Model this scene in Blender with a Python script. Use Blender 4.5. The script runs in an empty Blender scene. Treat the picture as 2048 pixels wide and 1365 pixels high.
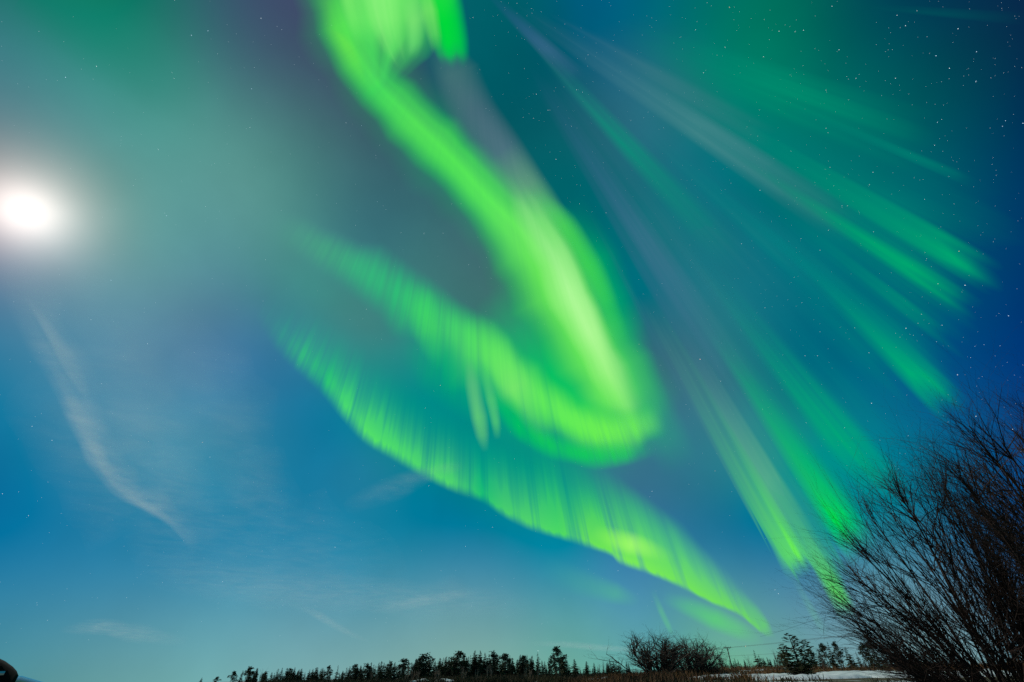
import bpy, bmesh, math, random
import numpy as np
from mathutils import Vector, Matrix, noise

random.seed(7)
rng = np.random.default_rng(7)
S = bpy.context.scene
COL = S.collection

# ------------------------------------------------------------------ camera
EYE = 1.13
FPX = 906.0                      # focal length in photo pixels (16 mm on full frame)
PITCH, ROLL = math.radians(36.45), math.radians(1.2)
fwd = Vector((0, math.cos(PITCH), math.sin(PITCH)))
up0 = Vector((0, -math.sin(PITCH), math.cos(PITCH)))
rt0 = Vector((1, 0, 0))
rt = rt0 * math.cos(ROLL) - up0 * math.sin(ROLL)
up = rt0 * math.sin(ROLL) + up0 * math.cos(ROLL)
cam_data = bpy.data.cameras.new("camera")
cam_data.sensor_width = 36.0
cam_data.lens = 36.0 * FPX / 2048.0
cam_data.clip_start = 0.05
cam_data.clip_end = 2.0e7
cam = bpy.data.objects.new("camera", cam_data)
COL.objects.link(cam)
cam.matrix_world = Matrix(((rt.x, up.x, -fwd.x, 0), (rt.y, up.y, -fwd.y, 0), (rt.z, up.z, -fwd.z, EYE), (0, 0, 0, 1)))
S.camera = cam
CAM = Vector((0, 0, EYE))


def sky_dir(x, y):
    """direction towards a photo pixel"""
    return (rt * ((x - 1024) / FPX) + up * ((682.5 - y) / FPX) + fwd).normalized()


def lin(c):
    out = []
    for v in c[:3]:
        v = max(v, 0) / 255.0
        out.append(v / 12.92 if v <= 0.04045 else ((v + 0.055) / 1.055) ** 2.4)
    return out


# ------------------------------------------------------------------ world: moonlit night sky with airglow
MOON_DIR = sky_dir(50, 421)
SKY = [
 (0,0,40,110,110),(100,0,5,122,105),(210,60,0,130,110),(310,0,20,120,105),(430,30,58,94,112),(560,30,62,85,108),(620,120,62,85,106),
 (0,120,62,120,130),(150,150,60,136,135),(300,150,50,135,125),(430,130,60,110,118),(560,180,64,100,112),(690,230,62,95,108),
 (0,220,100,148,158),(110,240,92,152,154),(250,250,85,150,142),(400,230,78,142,138),(520,250,76,138,132),(620,290,70,118,122),(730,340,58,105,112),(850,420,55,105,112),(950,530,62,108,112),(1010,610,60,112,108),
 (0,330,120,150,165),(130,330,112,160,160),(300,390,95,155,150),(410,370,92,152,150),(250,480,112,170,158),(350,480,98,145,160),(490,430,88,152,145),(600,420,75,135,135),(720,470,58,116,124),(820,560,60,122,122),
 (0,520,120,150,168),(110,560,115,152,170),(250,570,103,148,160),(380,600,95,150,155),(470,560,72,130,145),(580,580,68,140,140),(700,680,60,130,134),
 (0,620,82,132,158),(150,650,98,143,159),(300,650,85,130,158),(430,650,72,120,154),(500,730,58,118,160),(300,750,72,130,163),(430,810,64,133,163),(190,790,72,138,163),
 (0,730,40,122,160),(60,850,5,115,156),(150,940,5,119,160),(0,1000,2,114,157),(100,1080,3,119,162),(260,1090,35,125,163),(400,1000,32,130,163),(540,860,36,124,158),(640,920,20,122,160),(720,1000,30,125,158),(900,1050,0,120,154),(550,1080,40,133,167),(750,1130,46,138,168),(300,890,58,138,163),
 (0,1190,55,132,168),(200,1200,68,140,169),(400,1210,75,146,173),(600,1220,85,150,173),(800,1220,90,150,169),(1000,1170,70,143,167),(1100,1120,30,134,161),
 (0,1300,68,138,152),(200,1330,95,152,159),(400,1310,106,166,171),(600,1310,116,167,171),(800,1300,118,167,166),(1000,1280,115,166,163),(1180,1260,88,160,165),(1200,1340,108,172,157),
 (800,820,0,135,139),(930,850,0,135,132),(1000,920,0,140,132),(1110,960,0,138,134),(850,740,20,135,134),
 (1060,190,0,86,98),(990,70,0,92,102),(1150,350,0,98,106),(1100,270,8,94,104),(1240,400,0,103,114),(1300,600,10,108,124),(1350,700,50,106,122),(1400,780,52,112,130),(1390,940,42,118,140),(1300,990,52,112,142),(1420,1060,38,118,148),(1500,1170,62,132,163),
 (1300,1210,78,146,173),(1400,1280,96,168,154),(1520,1290,112,172,152),(1630,1250,98,146,165),(1720,1280,114,158,165),(1680,1110,40,125,154),(1600,1190,75,138,165),
 (1260,40,0,100,126),(1400,30,0,112,109),(1560,20,0,110,92),(1700,40,0,80,87),(1900,40,0,55,82),(2040,20,10,45,73),(2040,200,0,50,82),(1900,150,0,70,87),(1800,110,0,80,91),(1550,200,0,128,107),(1420,130,0,122,109),(1740,200,0,100,94),(1950,300,0,62,92),(2040,400,0,54,98),(1850,300,0,92,101),(1700,300,0,112,107),(1600,300,0,108,107),
 (1300,200,38,110,126),(1420,310,10,112,124),(1360,420,0,112,121),(1740,400,0,104,109),
 (2040,560,0,58,112),(2040,720,0,54,118),(1950,700,0,68,122),(1960,830,8,80,135),(1850,830,2,98,138),(1750,880,0,118,142),(2040,1000,15,78,130),(1700,700,0,98,124),(1600,620,0,102,124),(1500,500,0,108,124),(1450,620,22,114,130),(1640,760,0,104,128),(1760,980,0,138,144),(2000,1150,60,112,154),(1830,1240,118,160,173),(2000,1290,110,150,163),(1850,1000,10,110,149),(1800,620,0,92,122),(1550,950,20,135,144),(1960,1060,35,95,149),(210,700,84,138,167),(380,740,74,132,164),(210,860,84,144,170),(370,900,60,138,168),(470,940,48,130,164),(600,820,22,118,156),(110,790,40,128,161),(20,660,70,130,161),(320,1090,40,130,165),(820,1090,35,132,161),
 (510,760,54,124,160),(250,820,82,142,168),(300,980,56,134,166),(1950,450,0,70,105),(1880,420,0,92,112),
]
world = bpy.data.worlds.new("World")
S.world = world
world.use_nodes = True
nt = world.node_tree
nt.nodes.clear()
N, L = nt.nodes, nt.links
tc = N.new("ShaderNodeTexCoord")
vdir = N.new("ShaderNodeVectorMath"); vdir.operation = 'NORMALIZE'
L.new(tc.outputs["Generated"], vdir.inputs[0])


def wmath(op, a, b=None, c=None):
    n = N.new("ShaderNodeMath"); n.operation = op
    for i, v in enumerate((a, b, c)):
        if v is None: continue
        if isinstance(v, (int, float)): n.inputs[i].default_value = v
        else: L.new(v, n.inputs[i])
    return n.outputs[0]


def wvec(op, a, b=None, c=None):
    n = N.new("ShaderNodeVectorMath"); n.operation = op
    for i, v in enumerate((a, b, c)):
        if v is None: continue
        if isinstance(v, (tuple, list, Vector, np.ndarray)): n.inputs[i].default_value = tuple(v)
        else: L.new(v, n.inputs[i])
    return n


K = 140.0
acc, wsum = None, None
W0 = 2.0e-6
DEFAULT = lin((25, 95, 120))
GLOW = ((1400.0, (0.56, 0.50, 0.47)), (400.0, (0.52, 0.46, 0.425)), (110.0, (0.17, 0.16, 0.155)), (25.0, (0.02, 0.024, 0.024)))
# weights such that the blended sky passes through every listed colour
_D = np.array([sky_dir(p[0], p[1]) for p in SKY])
_T = np.array([lin(p[2:]) for p in SKY])
_md = _D @ np.array(MOON_DIR)
for _k, _c in GLOW: _T -= np.exp(_k * (_md - 1))[:, None] * np.array(_c)
_T = np.maximum(_T, 0.0)
_W = np.exp(K * (_D @ _D.T - 1)); _sum = _W.sum(1, keepdims=True) + W0
_A = _W / _sum
_rhs = _T - W0 / _sum * np.array(DEFAULT)
_C = np.linalg.solve(_A.T @ _A + 0.012 * np.eye(len(SKY)), _A.T @ _rhs + 0.012 * _T)
vcur = vdir.outputs[0]
for ki, (x, y, r, g, b) in enumerate(SKY):
    d = sky_dir(x, y)
    if ki and ki % 16 == 0:      # worked through in batches, so that the node stack stays small
        vcur = wvec('MULTIPLY_ADD', acc, (1e-12, 1e-12, 1e-12), vdir.outputs[0]).outputs[0]
    dp = wvec('DOT_PRODUCT', vcur, d).outputs["Value"]
    w = wmath('EXPONENT', wmath('MULTIPLY_ADD', dp, K, -K))
    if acc is None:
        acc = wvec('MULTIPLY_ADD', w, _C[ki], [v * W0 for v in DEFAULT]).outputs[0]
        wsum = wmath('ADD', w, W0)
    else:
        acc = wvec('MULTIPLY_ADD', w, _C[ki], acc).outputs[0]
        wsum = wmath('ADD', w, wsum)
base = wvec('DIVIDE', acc, wsum).outputs[0]
# scattered moonlight round the moon (thin cirrus aureole)
md = wvec('DOT_PRODUCT', vdir.outputs[0], MOON_DIR).outputs["Value"]
base = wvec('MAXIMUM', base, (0.0, 0.004, 0.01)).outputs[0]
for k, c in GLOW:
    w = wmath('EXPONENT', wmath('MULTIPLY_ADD', md, k, -k))
    base = wvec('MULTIPLY_ADD', w, c, base).outputs[0]
# thin, uneven high haze: a few per cent of mottling
hn = N.new("ShaderNodeTexNoise"); hn.inputs["Scale"].default_value = 9.0; hn.inputs["Detail"].default_value = 6.0
L.new(vdir.outputs[0], hn.inputs["Vector"])
hm = wmath('MULTIPLY_ADD', hn.outputs["Fac"], 0.20, 0.90)
base = wvec('MULTIPLY', base, hm).outputs[0]
bg = N.new("ShaderNodeBackground"); bg.inputs["Strength"].default_value = 1.0
L.new(base, bg.inputs["Color"])
wo = N.new("ShaderNodeOutputWorld")
L.new(bg.outputs[0], wo.inputs["Surface"])
world.cycles.sampling_method = 'MANUAL'
world.cycles.sample_map_resolution = 256

# ------------------------------------------------------------------ the moon's light
sun_data = bpy.data.lights.new("moonlight", 'SUN')
sun_data.energy = 2.2
sun_data.angle = math.radians(0.5)
sun_data.color = (1.0, 0.95, 0.86)
sun = bpy.data.objects.new("moonlight", sun_data)
COL.objects.link(sun)
sdir = (MOON_DIR + Vector((0, 0, 0.065))).normalized()      # just above the bright disc, which would shade it
sun.rotation_euler = sdir.to_track_quat('Z', 'Y').to_euler()

S.view_settings.view_transform = 'Standard'
S.view_settings.look = 'None'
S.view_settings.exposure = 0.0
S.view_settings.gamma = 1.0
S.cycles.transparent_max_bounces = 96
S.cycles.max_bounces = 6
S.cycles.use_denoising = False


# ------------------------------------------------------------------ helpers
def tag(o, label=None, cat=None, group=None, kind=None):
    if label: o["label"] = label
    if cat: o["category"] = cat
    if group: o["group"] = group
    if kind: o["kind"] = kind
    return o


def link(name, me, mat=None, parent=None, loc=None):
    o = bpy.data.objects.new(name, me)
    COL.objects.link(o)
    if mat is not None:
        for m in (mat if isinstance(mat, (list, tuple)) else [mat]):
            me.materials.append(m)
    if parent: o.parent = parent
    if loc is not None: o.location = loc
    return o


def empty(name, loc=(0, 0, 0), rz=0.0):
    o = bpy.data.objects.new(name, None)
    o.empty_display_size = 0.3
    COL.objects.link(o)
    o.location = loc; o.rotation_euler = (0, 0, rz)
    return o


def copy_tree(o, parent=None):
    c = o.copy(); COL.objects.link(c); c.parent = parent
    for ch in list(o.children): copy_tree(ch, c)
    return c


class MB:
    """collects geometry for one mesh"""
    def __init__(self): self.v, self.f, self.mi, self.sm = [], [], [], False
    def face(self, pts, mi=0):
        i = len(self.v); self.v.extend([tuple(p) for p in pts]); self.f.append(tuple(range(i, i + len(pts)))); self.mi.append(mi)
    def tube(self, pts, rad, n=3, mi=0, cap=False):
        P = [Vector(p) for p in pts]
        rings = []
        a = None
        for i, p in enumerate(P):
            t = (P[min(i + 1, len(P) - 1)] - P[max(i - 1, 0)])
            if t.length < 1e-9: t = Vector((0, 0, 1))
            t.normalize()
            if a is None:
                a = t.orthogonal().normalized()
            else:
                a = (a - t * a.dot(t))
                a = a.normalized() if a.length > 1e-6 else t.orthogonal().normalized()
            b = t.cross(a)
            s = len(self.v)
            for k in range(n):
                an = 2 * math.pi * k / n
                self.v.append(tuple(p + (a * math.cos(an) + b * math.sin(an)) * rad[i]))
            rings.append(s)
        for q in range(len(P) - 1):
            for k in range(n):
                self.f.append((rings[q] + k, rings[q] + (k + 1) % n, rings[q + 1] + (k + 1) % n, rings[q + 1] + k)); self.mi.append(mi)
        if cap:
            self.f.append(tuple(rings[0] + k for k in range(n))[::-1]); self.mi.append(mi)
            self.f.append(tuple(rings[-1] + k for k in range(n))); self.mi.append(mi)
    def box(self, c, s, mi=0, rot=None):
        i = len(self.v)
        for z in (-1, 1):
            for y in (-1, 1):
                for x in (-1, 1):
                    p = Vector((x * s[0] / 2, y * s[1] / 2, z * s[2] / 2))
                    if rot: p = rot @ p
                    self.v.append(tuple(p + Vector(c)))
        for q in ((0, 2, 3, 1), (4, 5, 7, 6), (0, 1, 5, 4), (2, 6, 7, 3), (0, 4, 6, 2), (1, 3, 7, 5)):
            self.f.append(tuple(i + k for k in q)); self.mi.append(mi)
    def mesh(self, name, smooth=False):
        me = bpy.data.meshes.new(name)
        me.from_pydata(self.v, [], self.f)
        if any(self.mi): me.polygons.foreach_set("material_index", self.mi)
        if smooth: me.polygons.foreach_set("use_smooth", [True] * len(self.f))
        me.update()
        return me
    def build(self, name, mat, parent=None, smooth=False, loc=None):
        return link(name, self.mesh(name, smooth), mat, parent, loc)


def principled(name, color, rough=0.8, metal=0.0, var=0.0, scale=5.0, color2=None, bump=0.0, coat=0.0):
    m = bpy.data.materials.new(name); m.use_nodes = True
    t = m.node_tree; p = t.nodes["Principled BSDF"]
    p.inputs["Roughness"].default_value = rough; p.inputs["Metallic"].default_value = metal
    p.inputs["Coat Weight"].default_value = coat
    c = (*color, 1)
    if var or color2:
        tcn = t.nodes.new("ShaderNodeTexCoord")
        nz = t.nodes.new("ShaderNodeTexNoise"); nz.inputs["Scale"].default_value = scale; nz.inputs["Detail"].default_value = 5
        t.links.new(tcn.outputs["Object"], nz.inputs["Vector"])
        cr = t.nodes.new("ShaderNodeValToRGB")
        cr.color_ramp.elements[0].position = 0.35; cr.color_ramp.elements[1].position = 0.65
        c2 = color2 if color2 else [min(1, v * (1 + var)) for v in color]
        c1 = color if color2 else [v * (1 - var) for v in color]
        cr.color_ramp.elements[0].color = (*c1, 1); cr.color_ramp.elements[1].color = (*c2, 1)
        t.links.new(nz.outputs["Fac"], cr.inputs["Fac"])
        t.links.new(cr.outputs["Color"], p.inputs["Base Color"])
        if bump:
            bp = t.nodes.new("ShaderNodeBump"); bp.inputs["Strength"].default_value = bump
            t.links.new(nz.outputs["Fac"], bp.inputs["Height"]); t.links.new(bp.outputs["Normal"], p.inputs["Normal"])
    else:
        p.inputs["Base Color"].default_value = c
    return m


M_bark = principled("dark_bark", (0.045, 0.032, 0.022), 0.9, var=0.4, scale=8)
M_needle = principled("conifer_needles", (0.024, 0.040, 0.016), 0.8, color2=(0.055, 0.078, 0.024), scale=0.9)
M_needle_warm = principled("conifer_needles_olive", (0.034, 0.044, 0.014), 0.8, color2=(0.12, 0.11, 0.030), scale=1.6)
M_twig = principled("bare_twigs", (0.060, 0.040, 0.028), 0.9, var=0.4, scale=3)
M_willow = principled("willow_bark", (0.018, 0.011, 0.009), 0.95, color2=(0.048, 0.024, 0.016), scale=2)
M_birch = principled("pale_birch_bark", (0.16, 0.115, 0.075), 0.9, color2=(0.34, 0.27, 0.19), scale=6)
M_brush = principled("dry_brush", (0.085, 0.042, 0.016), 0.95, color2=(0.22, 0.10, 0.030), scale=0.15)
M_under = principled("undergrowth_leaves", (0.030, 0.028, 0.010), 0.95, color2=(0.095, 0.065, 0.020), scale=0.12)
M_pole = principled("weathered_pole_wood", (0.09, 0.065, 0.045), 0.9, var=0.3, scale=10)
M_wire = principled("wire_metal", (0.05, 0.05, 0.05), 0.6)
M_porc = principled("insulator_porcelain", (0.10, 0.07, 0.05), 0.3)


def shell(d, h):
    """point where direction d meets the layer h metres above the round earth"""
    R = 6.371e6
    s = d.z
    return CAM + d * (-R * s + math.sqrt(R * R * s * s + 2 * R * h + h * h))


# ------------------------------------------------------------------ aurora
VPX, VPY = 940.0, -50.0                 # magnetic zenith
BDIR = sky_dir(VPX, VPY)


def aurora_material():
    m = bpy.data.materials.new("aurora_glow"); m.use_nodes = True
    t = m.node_tree; t.nodes.clear()
    n, l = t.nodes, t.links
    at = n.new("ShaderNodeAttribute"); at.attribute_name = "glow"
    sk = n.new("ShaderNodeAttribute"); sk.attribute_name = "streak"
    uv = n.new("ShaderNodeUVMap"); uv.uv_map = "rays"
    mp = n.new("ShaderNodeMapping"); mp.inputs["Scale"].default_value = (1, 1, 1)
    l.new(uv.outputs[0], mp.inputs["Vector"])
    val = None
    for sx, sy, wt in ((150.0, 1.6, 0.6), (46.0, 1.2, 0.55), (420.0, 3.0, 0.3)):
        mp = n.new("ShaderNodeMapping"); mp.inputs["Scale"].default_value = (sx, sy, 1)
        l.new(uv.outputs[0], mp.inputs["Vector"])
        nz = n.new("ShaderNodeTexNoise"); nz.noise_dimensions = '2D'
        nz.inputs["Scale"].default_value = 1.0; nz.inputs["Detail"].default_value = 2.0
        l.new(mp.outputs[0], nz.inputs["Vector"])
        q = n.new("ShaderNodeMath"); q.operation = 'MULTIPLY_ADD'; q.inputs[1].default_value = wt * 2; q.inputs[2].default_value = -wt
        l.new(nz.outputs["Fac"], q.inputs[0])
        if val is None: val = q.outputs[0]
        else:
            a = n.new("ShaderNodeMath"); a.operation = 'ADD'; l.new(val, a.inputs[0]); l.new(q.outputs[0], a.inputs[1]); val = a.outputs[0]
    s1 = n.new("ShaderNodeMath"); s1.operation = 'MULTIPLY_ADD'; s1.inputs[2].default_value = 1.0
    l.new(val, s1.inputs[0]); l.new(sk.outputs["Fac"], s1.inputs[1])
    al = n.new("ShaderNodeMath"); al.operation = 'MULTIPLY'; al.use_clamp = True
    l.new(at.outputs["Alpha"], al.inputs[0]); l.new(s1.outputs[0], al.inputs[1])
    em = n.new("ShaderNodeEmission"); l.new(at.outputs["Color"], em.inputs["Color"])
    tr = n.new("ShaderNodeBsdfTransparent")
    mx = n.new("ShaderNodeMixShader")
    l.new(al.outputs[0], mx.inputs[0]); l.new(tr.outputs[0], mx.inputs[1]); l.new(em.outputs[0], mx.inputs[2])
    o = n.new("ShaderNodeOutputMaterial"); l.new(mx.outputs[0], o.inputs["Surface"])
    m.cycles.emission_sampling = 'NONE'
    return m


M_aurora = aurora_material()


def grid_mesh(name, P, colr, alpha, streak, uvs):
    """P: (n,m,3) points; colr (n,m,3) linear; alpha (n,m)"""
    n, m = alpha.shape
    me = bpy.data.meshes.new(name)
    idx = np.arange(n * m).reshape(n, m)
    f = np.stack([idx[:-1, :-1], idx[1:, :-1], idx[1:, 1:], idx[:-1, 1:]], -1).reshape(-1, 4)
    am = np.maximum.reduce([alpha.reshape(-1)[f[:, k]] for k in range(4)])
    f = f[am > 0.012]
    used = np.unique(f)
    remap = -np.ones(n * m, int); remap[used] = np.arange(len(used))
    f = remap[f]
    V = P.reshape(-1, 3)[used]
    origin = V.mean(0)
    me.from_pydata((V - origin).tolist(), [], f.tolist())
    a = me.attributes.new("glow", 'FLOAT_COLOR', 'POINT')
    rgba = np.concatenate([colr.reshape(-1, 3)[used], alpha.reshape(-1, 1)[used]], 1).astype(np.float32)
    a.data.foreach_set("color", rgba.ravel())
    s = me.attributes.new("streak", 'FLOAT', 'POINT')
    s.data.foreach_set("value", np.full(len(used), streak, np.float32) if np.isscalar(streak) else streak.reshape(-1)[used].astype(np.float32))
    ul = me.uv_layers.new(name="rays")
    U = uvs.reshape(-1, 2)[used]
    li = np.zeros(len(me.loops), np.int32); me.loops.foreach_get("vertex_index", li)
    ul.data.foreach_set("uv", U[li].astype(np.float32).ravel())
    me.polygons.foreach_set("use_smooth", [True] * len(f))
    me.update()
    return me, origin


def catmull(st, step=5.0):
    A = np.array(st, float)
    if len(A) == 2:
        n = max(2, int(np.hypot(*(A[1, :2] - A[0, :2])) / step))
        t = np.linspace(0, 1, n + 1)[:, None]
        return A[0] * (1 - t) + A[1] * t
    E = np.vstack([2 * A[0] - A[1], A, 2 * A[-1] - A[-2]])
    out = []
    for i in range(1, len(E) - 2):
        p0, p1, p2, p3 = E[i - 1], E[i], E[i + 1], E[i + 2]
        n = max(2, int(np.hypot(*(p2[:2] - p1[:2])) / step))
        for t in np.arange(n) / n:
            q = 0.5 * (2 * p1 + (p2 - p0) * t + (2 * p0 - 5 * p1 + 4 * p2 - p3) * t * t + (3 * p1 - p0 - 3 * p2 + p3) * t ** 3)
            q[2:] = p1[2:] * (1 - t) + p2[2:] * t
            out.append(q)
    out.append(A[-1])
    return np.array(out)


RTn, UPn, FWn = np.array(rt), np.array(up), np.array(fwd)


def dirs(X, Y):
    d = RTn * ((X - 1024) / FPX)[..., None] + UPn * ((682.5 - Y) / FPX)[..., None] + FWn
    return d / np.linalg.norm(d, axis=-1, keepdims=True)


def shell_np(D, h):
    R = 6.371e6
    s = D[..., 2]
    t = -R * s + np.sqrt(R * R * s * s + 2 * R * h + h * h)
    return D * t[..., None] + np.array([0, 0, EYE])


def ray_uv(D):
    B = np.array(BDIR)
    e1 = np.cross(B, [0, 0, 1.0]); e1 /= np.linalg.norm(e1); e2 = np.cross(B, e1)
    a = np.arctan2(D @ e1, D @ e2)
    r = np.arccos(np.clip(D @ B, -1, 1))
    return np.stack([a / math.pi + 2.0, r], -1)


ALT = [400e3]


def ribbon(name, label, cat, st, group=None, streak=0.25, pw=(2.0, 1.5), mat=None, h=None, core_pow=1.5, kind=None, step=5.0, cross=4.0, fine=0.0, fpx=7.0, ragged=0.0, wob=0.0):
    """st rows: x, y, wl, wr, alpha, core r,g,b, edge r,g,b (sRGB); wl/wr half widths left/right of the course"""
    rows = []
    for r in st:
        rows.append(list(r[:5]) + lin(r[5]) + lin(r[6] if len(r) > 6 else r[5]))
    A = catmull(rows, step)
    T = np.gradient(A[:, :2], axis=0)
    for _ in range(3):
        T[1:-1] = (T[:-2] + 2 * T[1:-1] + T[2:]) / 4
    T /= np.linalg.norm(T, axis=1, keepdims=True) + 1e-9
    Nn = np.stack([-T[:, 1], T[:, 0]], 1)        # right of the course, y down
    m = int(np.clip((A[:, 2].max() + A[:, 3].max()) / cross, 10, 70))
    t = np.linspace(-1, 1, 2 * (m // 2) + 1)
    w = np.where(t[None, :] < 0, A[:, 2:3], A[:, 3:4]) * t[None, :]
    if wob:                                        # the edge of the band wanders
        sa = np.arange(len(A))
        for col_ in (0, 1):
            g_ = sum(np.interp(sa, np.linspace(0, len(A), max(3, len(A) // q_)), rng.normal(0, 1, max(3, len(A) // q_))) for q_ in (7, 17)) * wob
            g_ = np.clip(1 + g_, 0.6, 1.5)[:, None]
            w = np.where((t[None, :] < 0) == (col_ == 0), w * g_, w)
    X = A[:, 0:1] + Nn[:, 0:1] * w
    Y = A[:, 1:2] + Nn[:, 1:2] * w
    p = np.clip(1 - np.abs(t) ** pw[0], 0, 1) ** pw[1]
    alpha = np.clip(A[:, 4:5], 0, 1) * p[None, :]
    if fine:                                       # many fine parallel rays, each ending at its own height
        wm = A[:, 2].max() + A[:, 3].max()
        def lines(px):
            nk = max(4, int(wm / px))
            return np.interp(t, np.linspace(-1, 1, nk), rng.uniform(0, 1, nk))
        nz_ = 0.55 * lines(fpx * 2.6) + 0.45 * lines(fpx)
        gain = 1 - fine + fine * 2.0 * nz_
        jit = (lines(fpx * 1.6) - 0.5) * ragged
        ss = np.linspace(0, 1, len(A))
        al = np.stack([np.interp(np.clip(ss + j_, 0, 1), ss, A[:, 4]) for j_ in jit], 1)
        alpha = np.clip(al * gain[None, :], 0, 1) * p[None, :] * np.clip((1 - ss) * 9, 0, 1)[:, None] * np.clip(ss * 9, 0, 1)[:, None]
    k = (p ** core_pow)[None, :, None]
    colr = A[:, None, 5:8] * k + A[:, None, 8:11] * (1 - k)
    D = dirs(X, Y)
    if h is None:
        h = ALT[0]; ALT[0] -= 4600.0
    # the luminous layer is not level: it swells and dips along its course
    hh = h * (1 + 0.0022 * np.sin(np.arange(len(A)) * 0.11))[:, None] * (1 + 0.002 * (1 - t ** 2))[None, :]
    P = shell_np(D, hh)
    me, org = grid_mesh(name, P, colr, alpha, streak, ray_uv(D))
    o = link(name, me, mat or M_aurora, loc=org)
    tag(o, label, cat, group, kind)
    return o


def curtain(name, label, st, group=None, streak=0.5, soft=0.12, decay=1.6, h=100e3, nv=26, boost=1.0):
    """a hanging curtain. st rows: x, y of the lower hem, reach towards the magnetic zenith, alpha, hem colour, upper colour"""
    rows = []
    for r in st:
        rows.append(list(r[:4]) + lin(r[4]) + lin(r[5]) + [r[6] if len(r) > 6 else soft])
    A = catmull(rows, 4.0)
    v = np.linspace(0, 1, nv) ** 1.3
    fr = A[:, 2:3] * v[None, :]
    D0 = dirs(A[:, 0], A[:, 1])
    P0 = shell_np(D0, h)
    B = np.array(BDIR)
    z0 = (P0 - np.array([0, 0, EYE])) @ FWn
    s = fr * z0[:, None] / ((B @ FWn) * (1 - fr))
    P = P0[:, None, :] + s[..., None] * B
    Dq = P - np.array([0, 0, EYE]); Dq /= np.linalg.norm(Dq, axis=-1, keepdims=True)
    sf = A[:, 10:11]
    q = np.clip(v[None, :] / sf, 0, 1); rise = q * q * (3 - 2 * q)
    prof = rise * (1 - v[None, :] ** 1.35) ** decay
    alpha = np.clip(A[:, 3:4] * prof * boost, 0, 1)
    k = np.clip((1 - v) ** 1.9, 0, 1)[None, :, None]
    colr = A[:, None, 4:7] * k + A[:, None, 7:10] * (1 - k)
    me, org = grid_mesh(name, P, colr, alpha, streak, ray_uv(Dq))
    o = link(name, me, M_aurora, loc=org)
    tag(o, label, "aurora", group)
    return o


PALE, LIME, GRN, DEEP, TEAL = (150, 242, 128), (104, 240, 78), (70, 225, 92), (0, 205, 78), (0, 165, 115)
G_AUR = "aurora bands across the sky"

# wide glow that the brightest ribbon sits in
ribbon("aurora_glow", "soft deep green glow filling the fold between the bright ribbon and its return", "aurora", [
    (960, 600, 60, 60, 0.0, (20, 165, 115)), (1030, 670, 90, 70, 0.65, (10, 180, 110)), (1100, 750, 90, 80, 0.9, (0, 192, 100)),
    (1165, 820, 80, 70, 0.9, (20, 205, 95)), (1220, 880, 60, 50, 0.0, (40, 215, 90))], G_AUR, streak=0.12)
# the main ribbon
ribbon("aurora_halo", "soft dim green halo round the bright ribbon", "aurora", [
    (655, -60, 95, 80, 0.35, DEEP), (700, 90, 95, 95, 0.35, (20, 170, 95)), (830, 245, 100, 100, 0.35, (20, 165, 100)), (975, 395, 115, 110, 0.4, (10, 170, 100)), (1105, 540, 135, 150, 0.5, (0, 180, 95)),
    (1190, 700, 130, 140, 0.55, (0, 185, 95)), (1255, 830, 120, 120, 0.4, (10, 180, 100)), (1300, 930, 80, 80, 0.0, (20, 165, 110))], G_AUR, streak=0.1, pw=(2, 1.8), wob=0.08)
ribbon("aurora_ribbon", "broad bright green ribbon running from the top edge diagonally down the middle of the sky", "aurora", [
    (655, -60, 55, 60, 0.9, GRN, DEEP), (672, 0, 52, 62, 0.9, LIME, DEEP), (705, 90, 58, 60, 0.9, LIME, DEEP), (758, 172, 62, 62, 0.93, GRN, DEEP),
    (830, 245, 66, 66, 0.93, (84, 230, 88), DEEP), (905, 318, 68, 66, 0.95, (84, 232, 86), DEEP), (975, 395, 78, 72, 0.96, (90, 235, 90), DEEP),
    (1045, 465, 92, 92, 0.97, (105, 235, 95), DEEP), (1105, 540, 102, 118, 0.97, (110, 238, 88), DEEP), (1150, 620, 100, 112, 0.97, (112, 240, 88), DEEP),
    (1190, 700, 92, 100, 0.97, (112, 240, 88), DEEP), (1226, 780, 92, 92, 0.96, (112, 238, 92), DEEP), (1258, 850, 90, 84, 0.85, (104, 236, 90), (20, 205, 90)),
    (1285, 915, 70, 60, 0.0, (80, 225, 95), (20, 190, 100))], G_AUR, streak=0.07, pw=(2.0, 1.35), core_pow=0.9, fine=0.22, fpx=14, wob=0.07)
ribbon("aurora_core", "palest yellow-green core streak inside the lower half of the bright ribbon", "aurora", [
    (1020, 340, 26, 30, 0.0, (110, 225, 125)), (1058, 420, 36, 42, 0.55, (145, 236, 135)), (1105, 500, 44, 50, 0.85, (152, 238, 138)), (1143, 580, 44, 52, 0.92, (172, 248, 150)),
    (1183, 665, 44, 48, 0.95, (176, 249, 150)), (1222, 750, 42, 44, 0.85, (160, 244, 135)), (1256, 830, 34, 34, 0.4, (135, 240, 118)), (1280, 890, 28, 28, 0.0, (110, 235, 100))], G_AUR, streak=0.2, pw=(2, 1.4), fine=0.35, fpx=9, ragged=0.12, wob=0.1, cross=2.5)
ribbon("aurora_streak", "thin lime streak along the outer side of the bright ribbon", "aurora", [
    (1068, 380, 18, 18, 0.0, (80, 225, 100)), (1130, 450, 28, 24, 0.45, (88, 238, 72)), (1180, 530, 28, 24, 0.5, (88, 240, 62)), (1214, 600, 24, 20, 0.4, (80, 237, 64)), (1248, 690, 18, 16, 0.0, (70, 228, 80))], G_AUR, streak=0.15)
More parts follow.
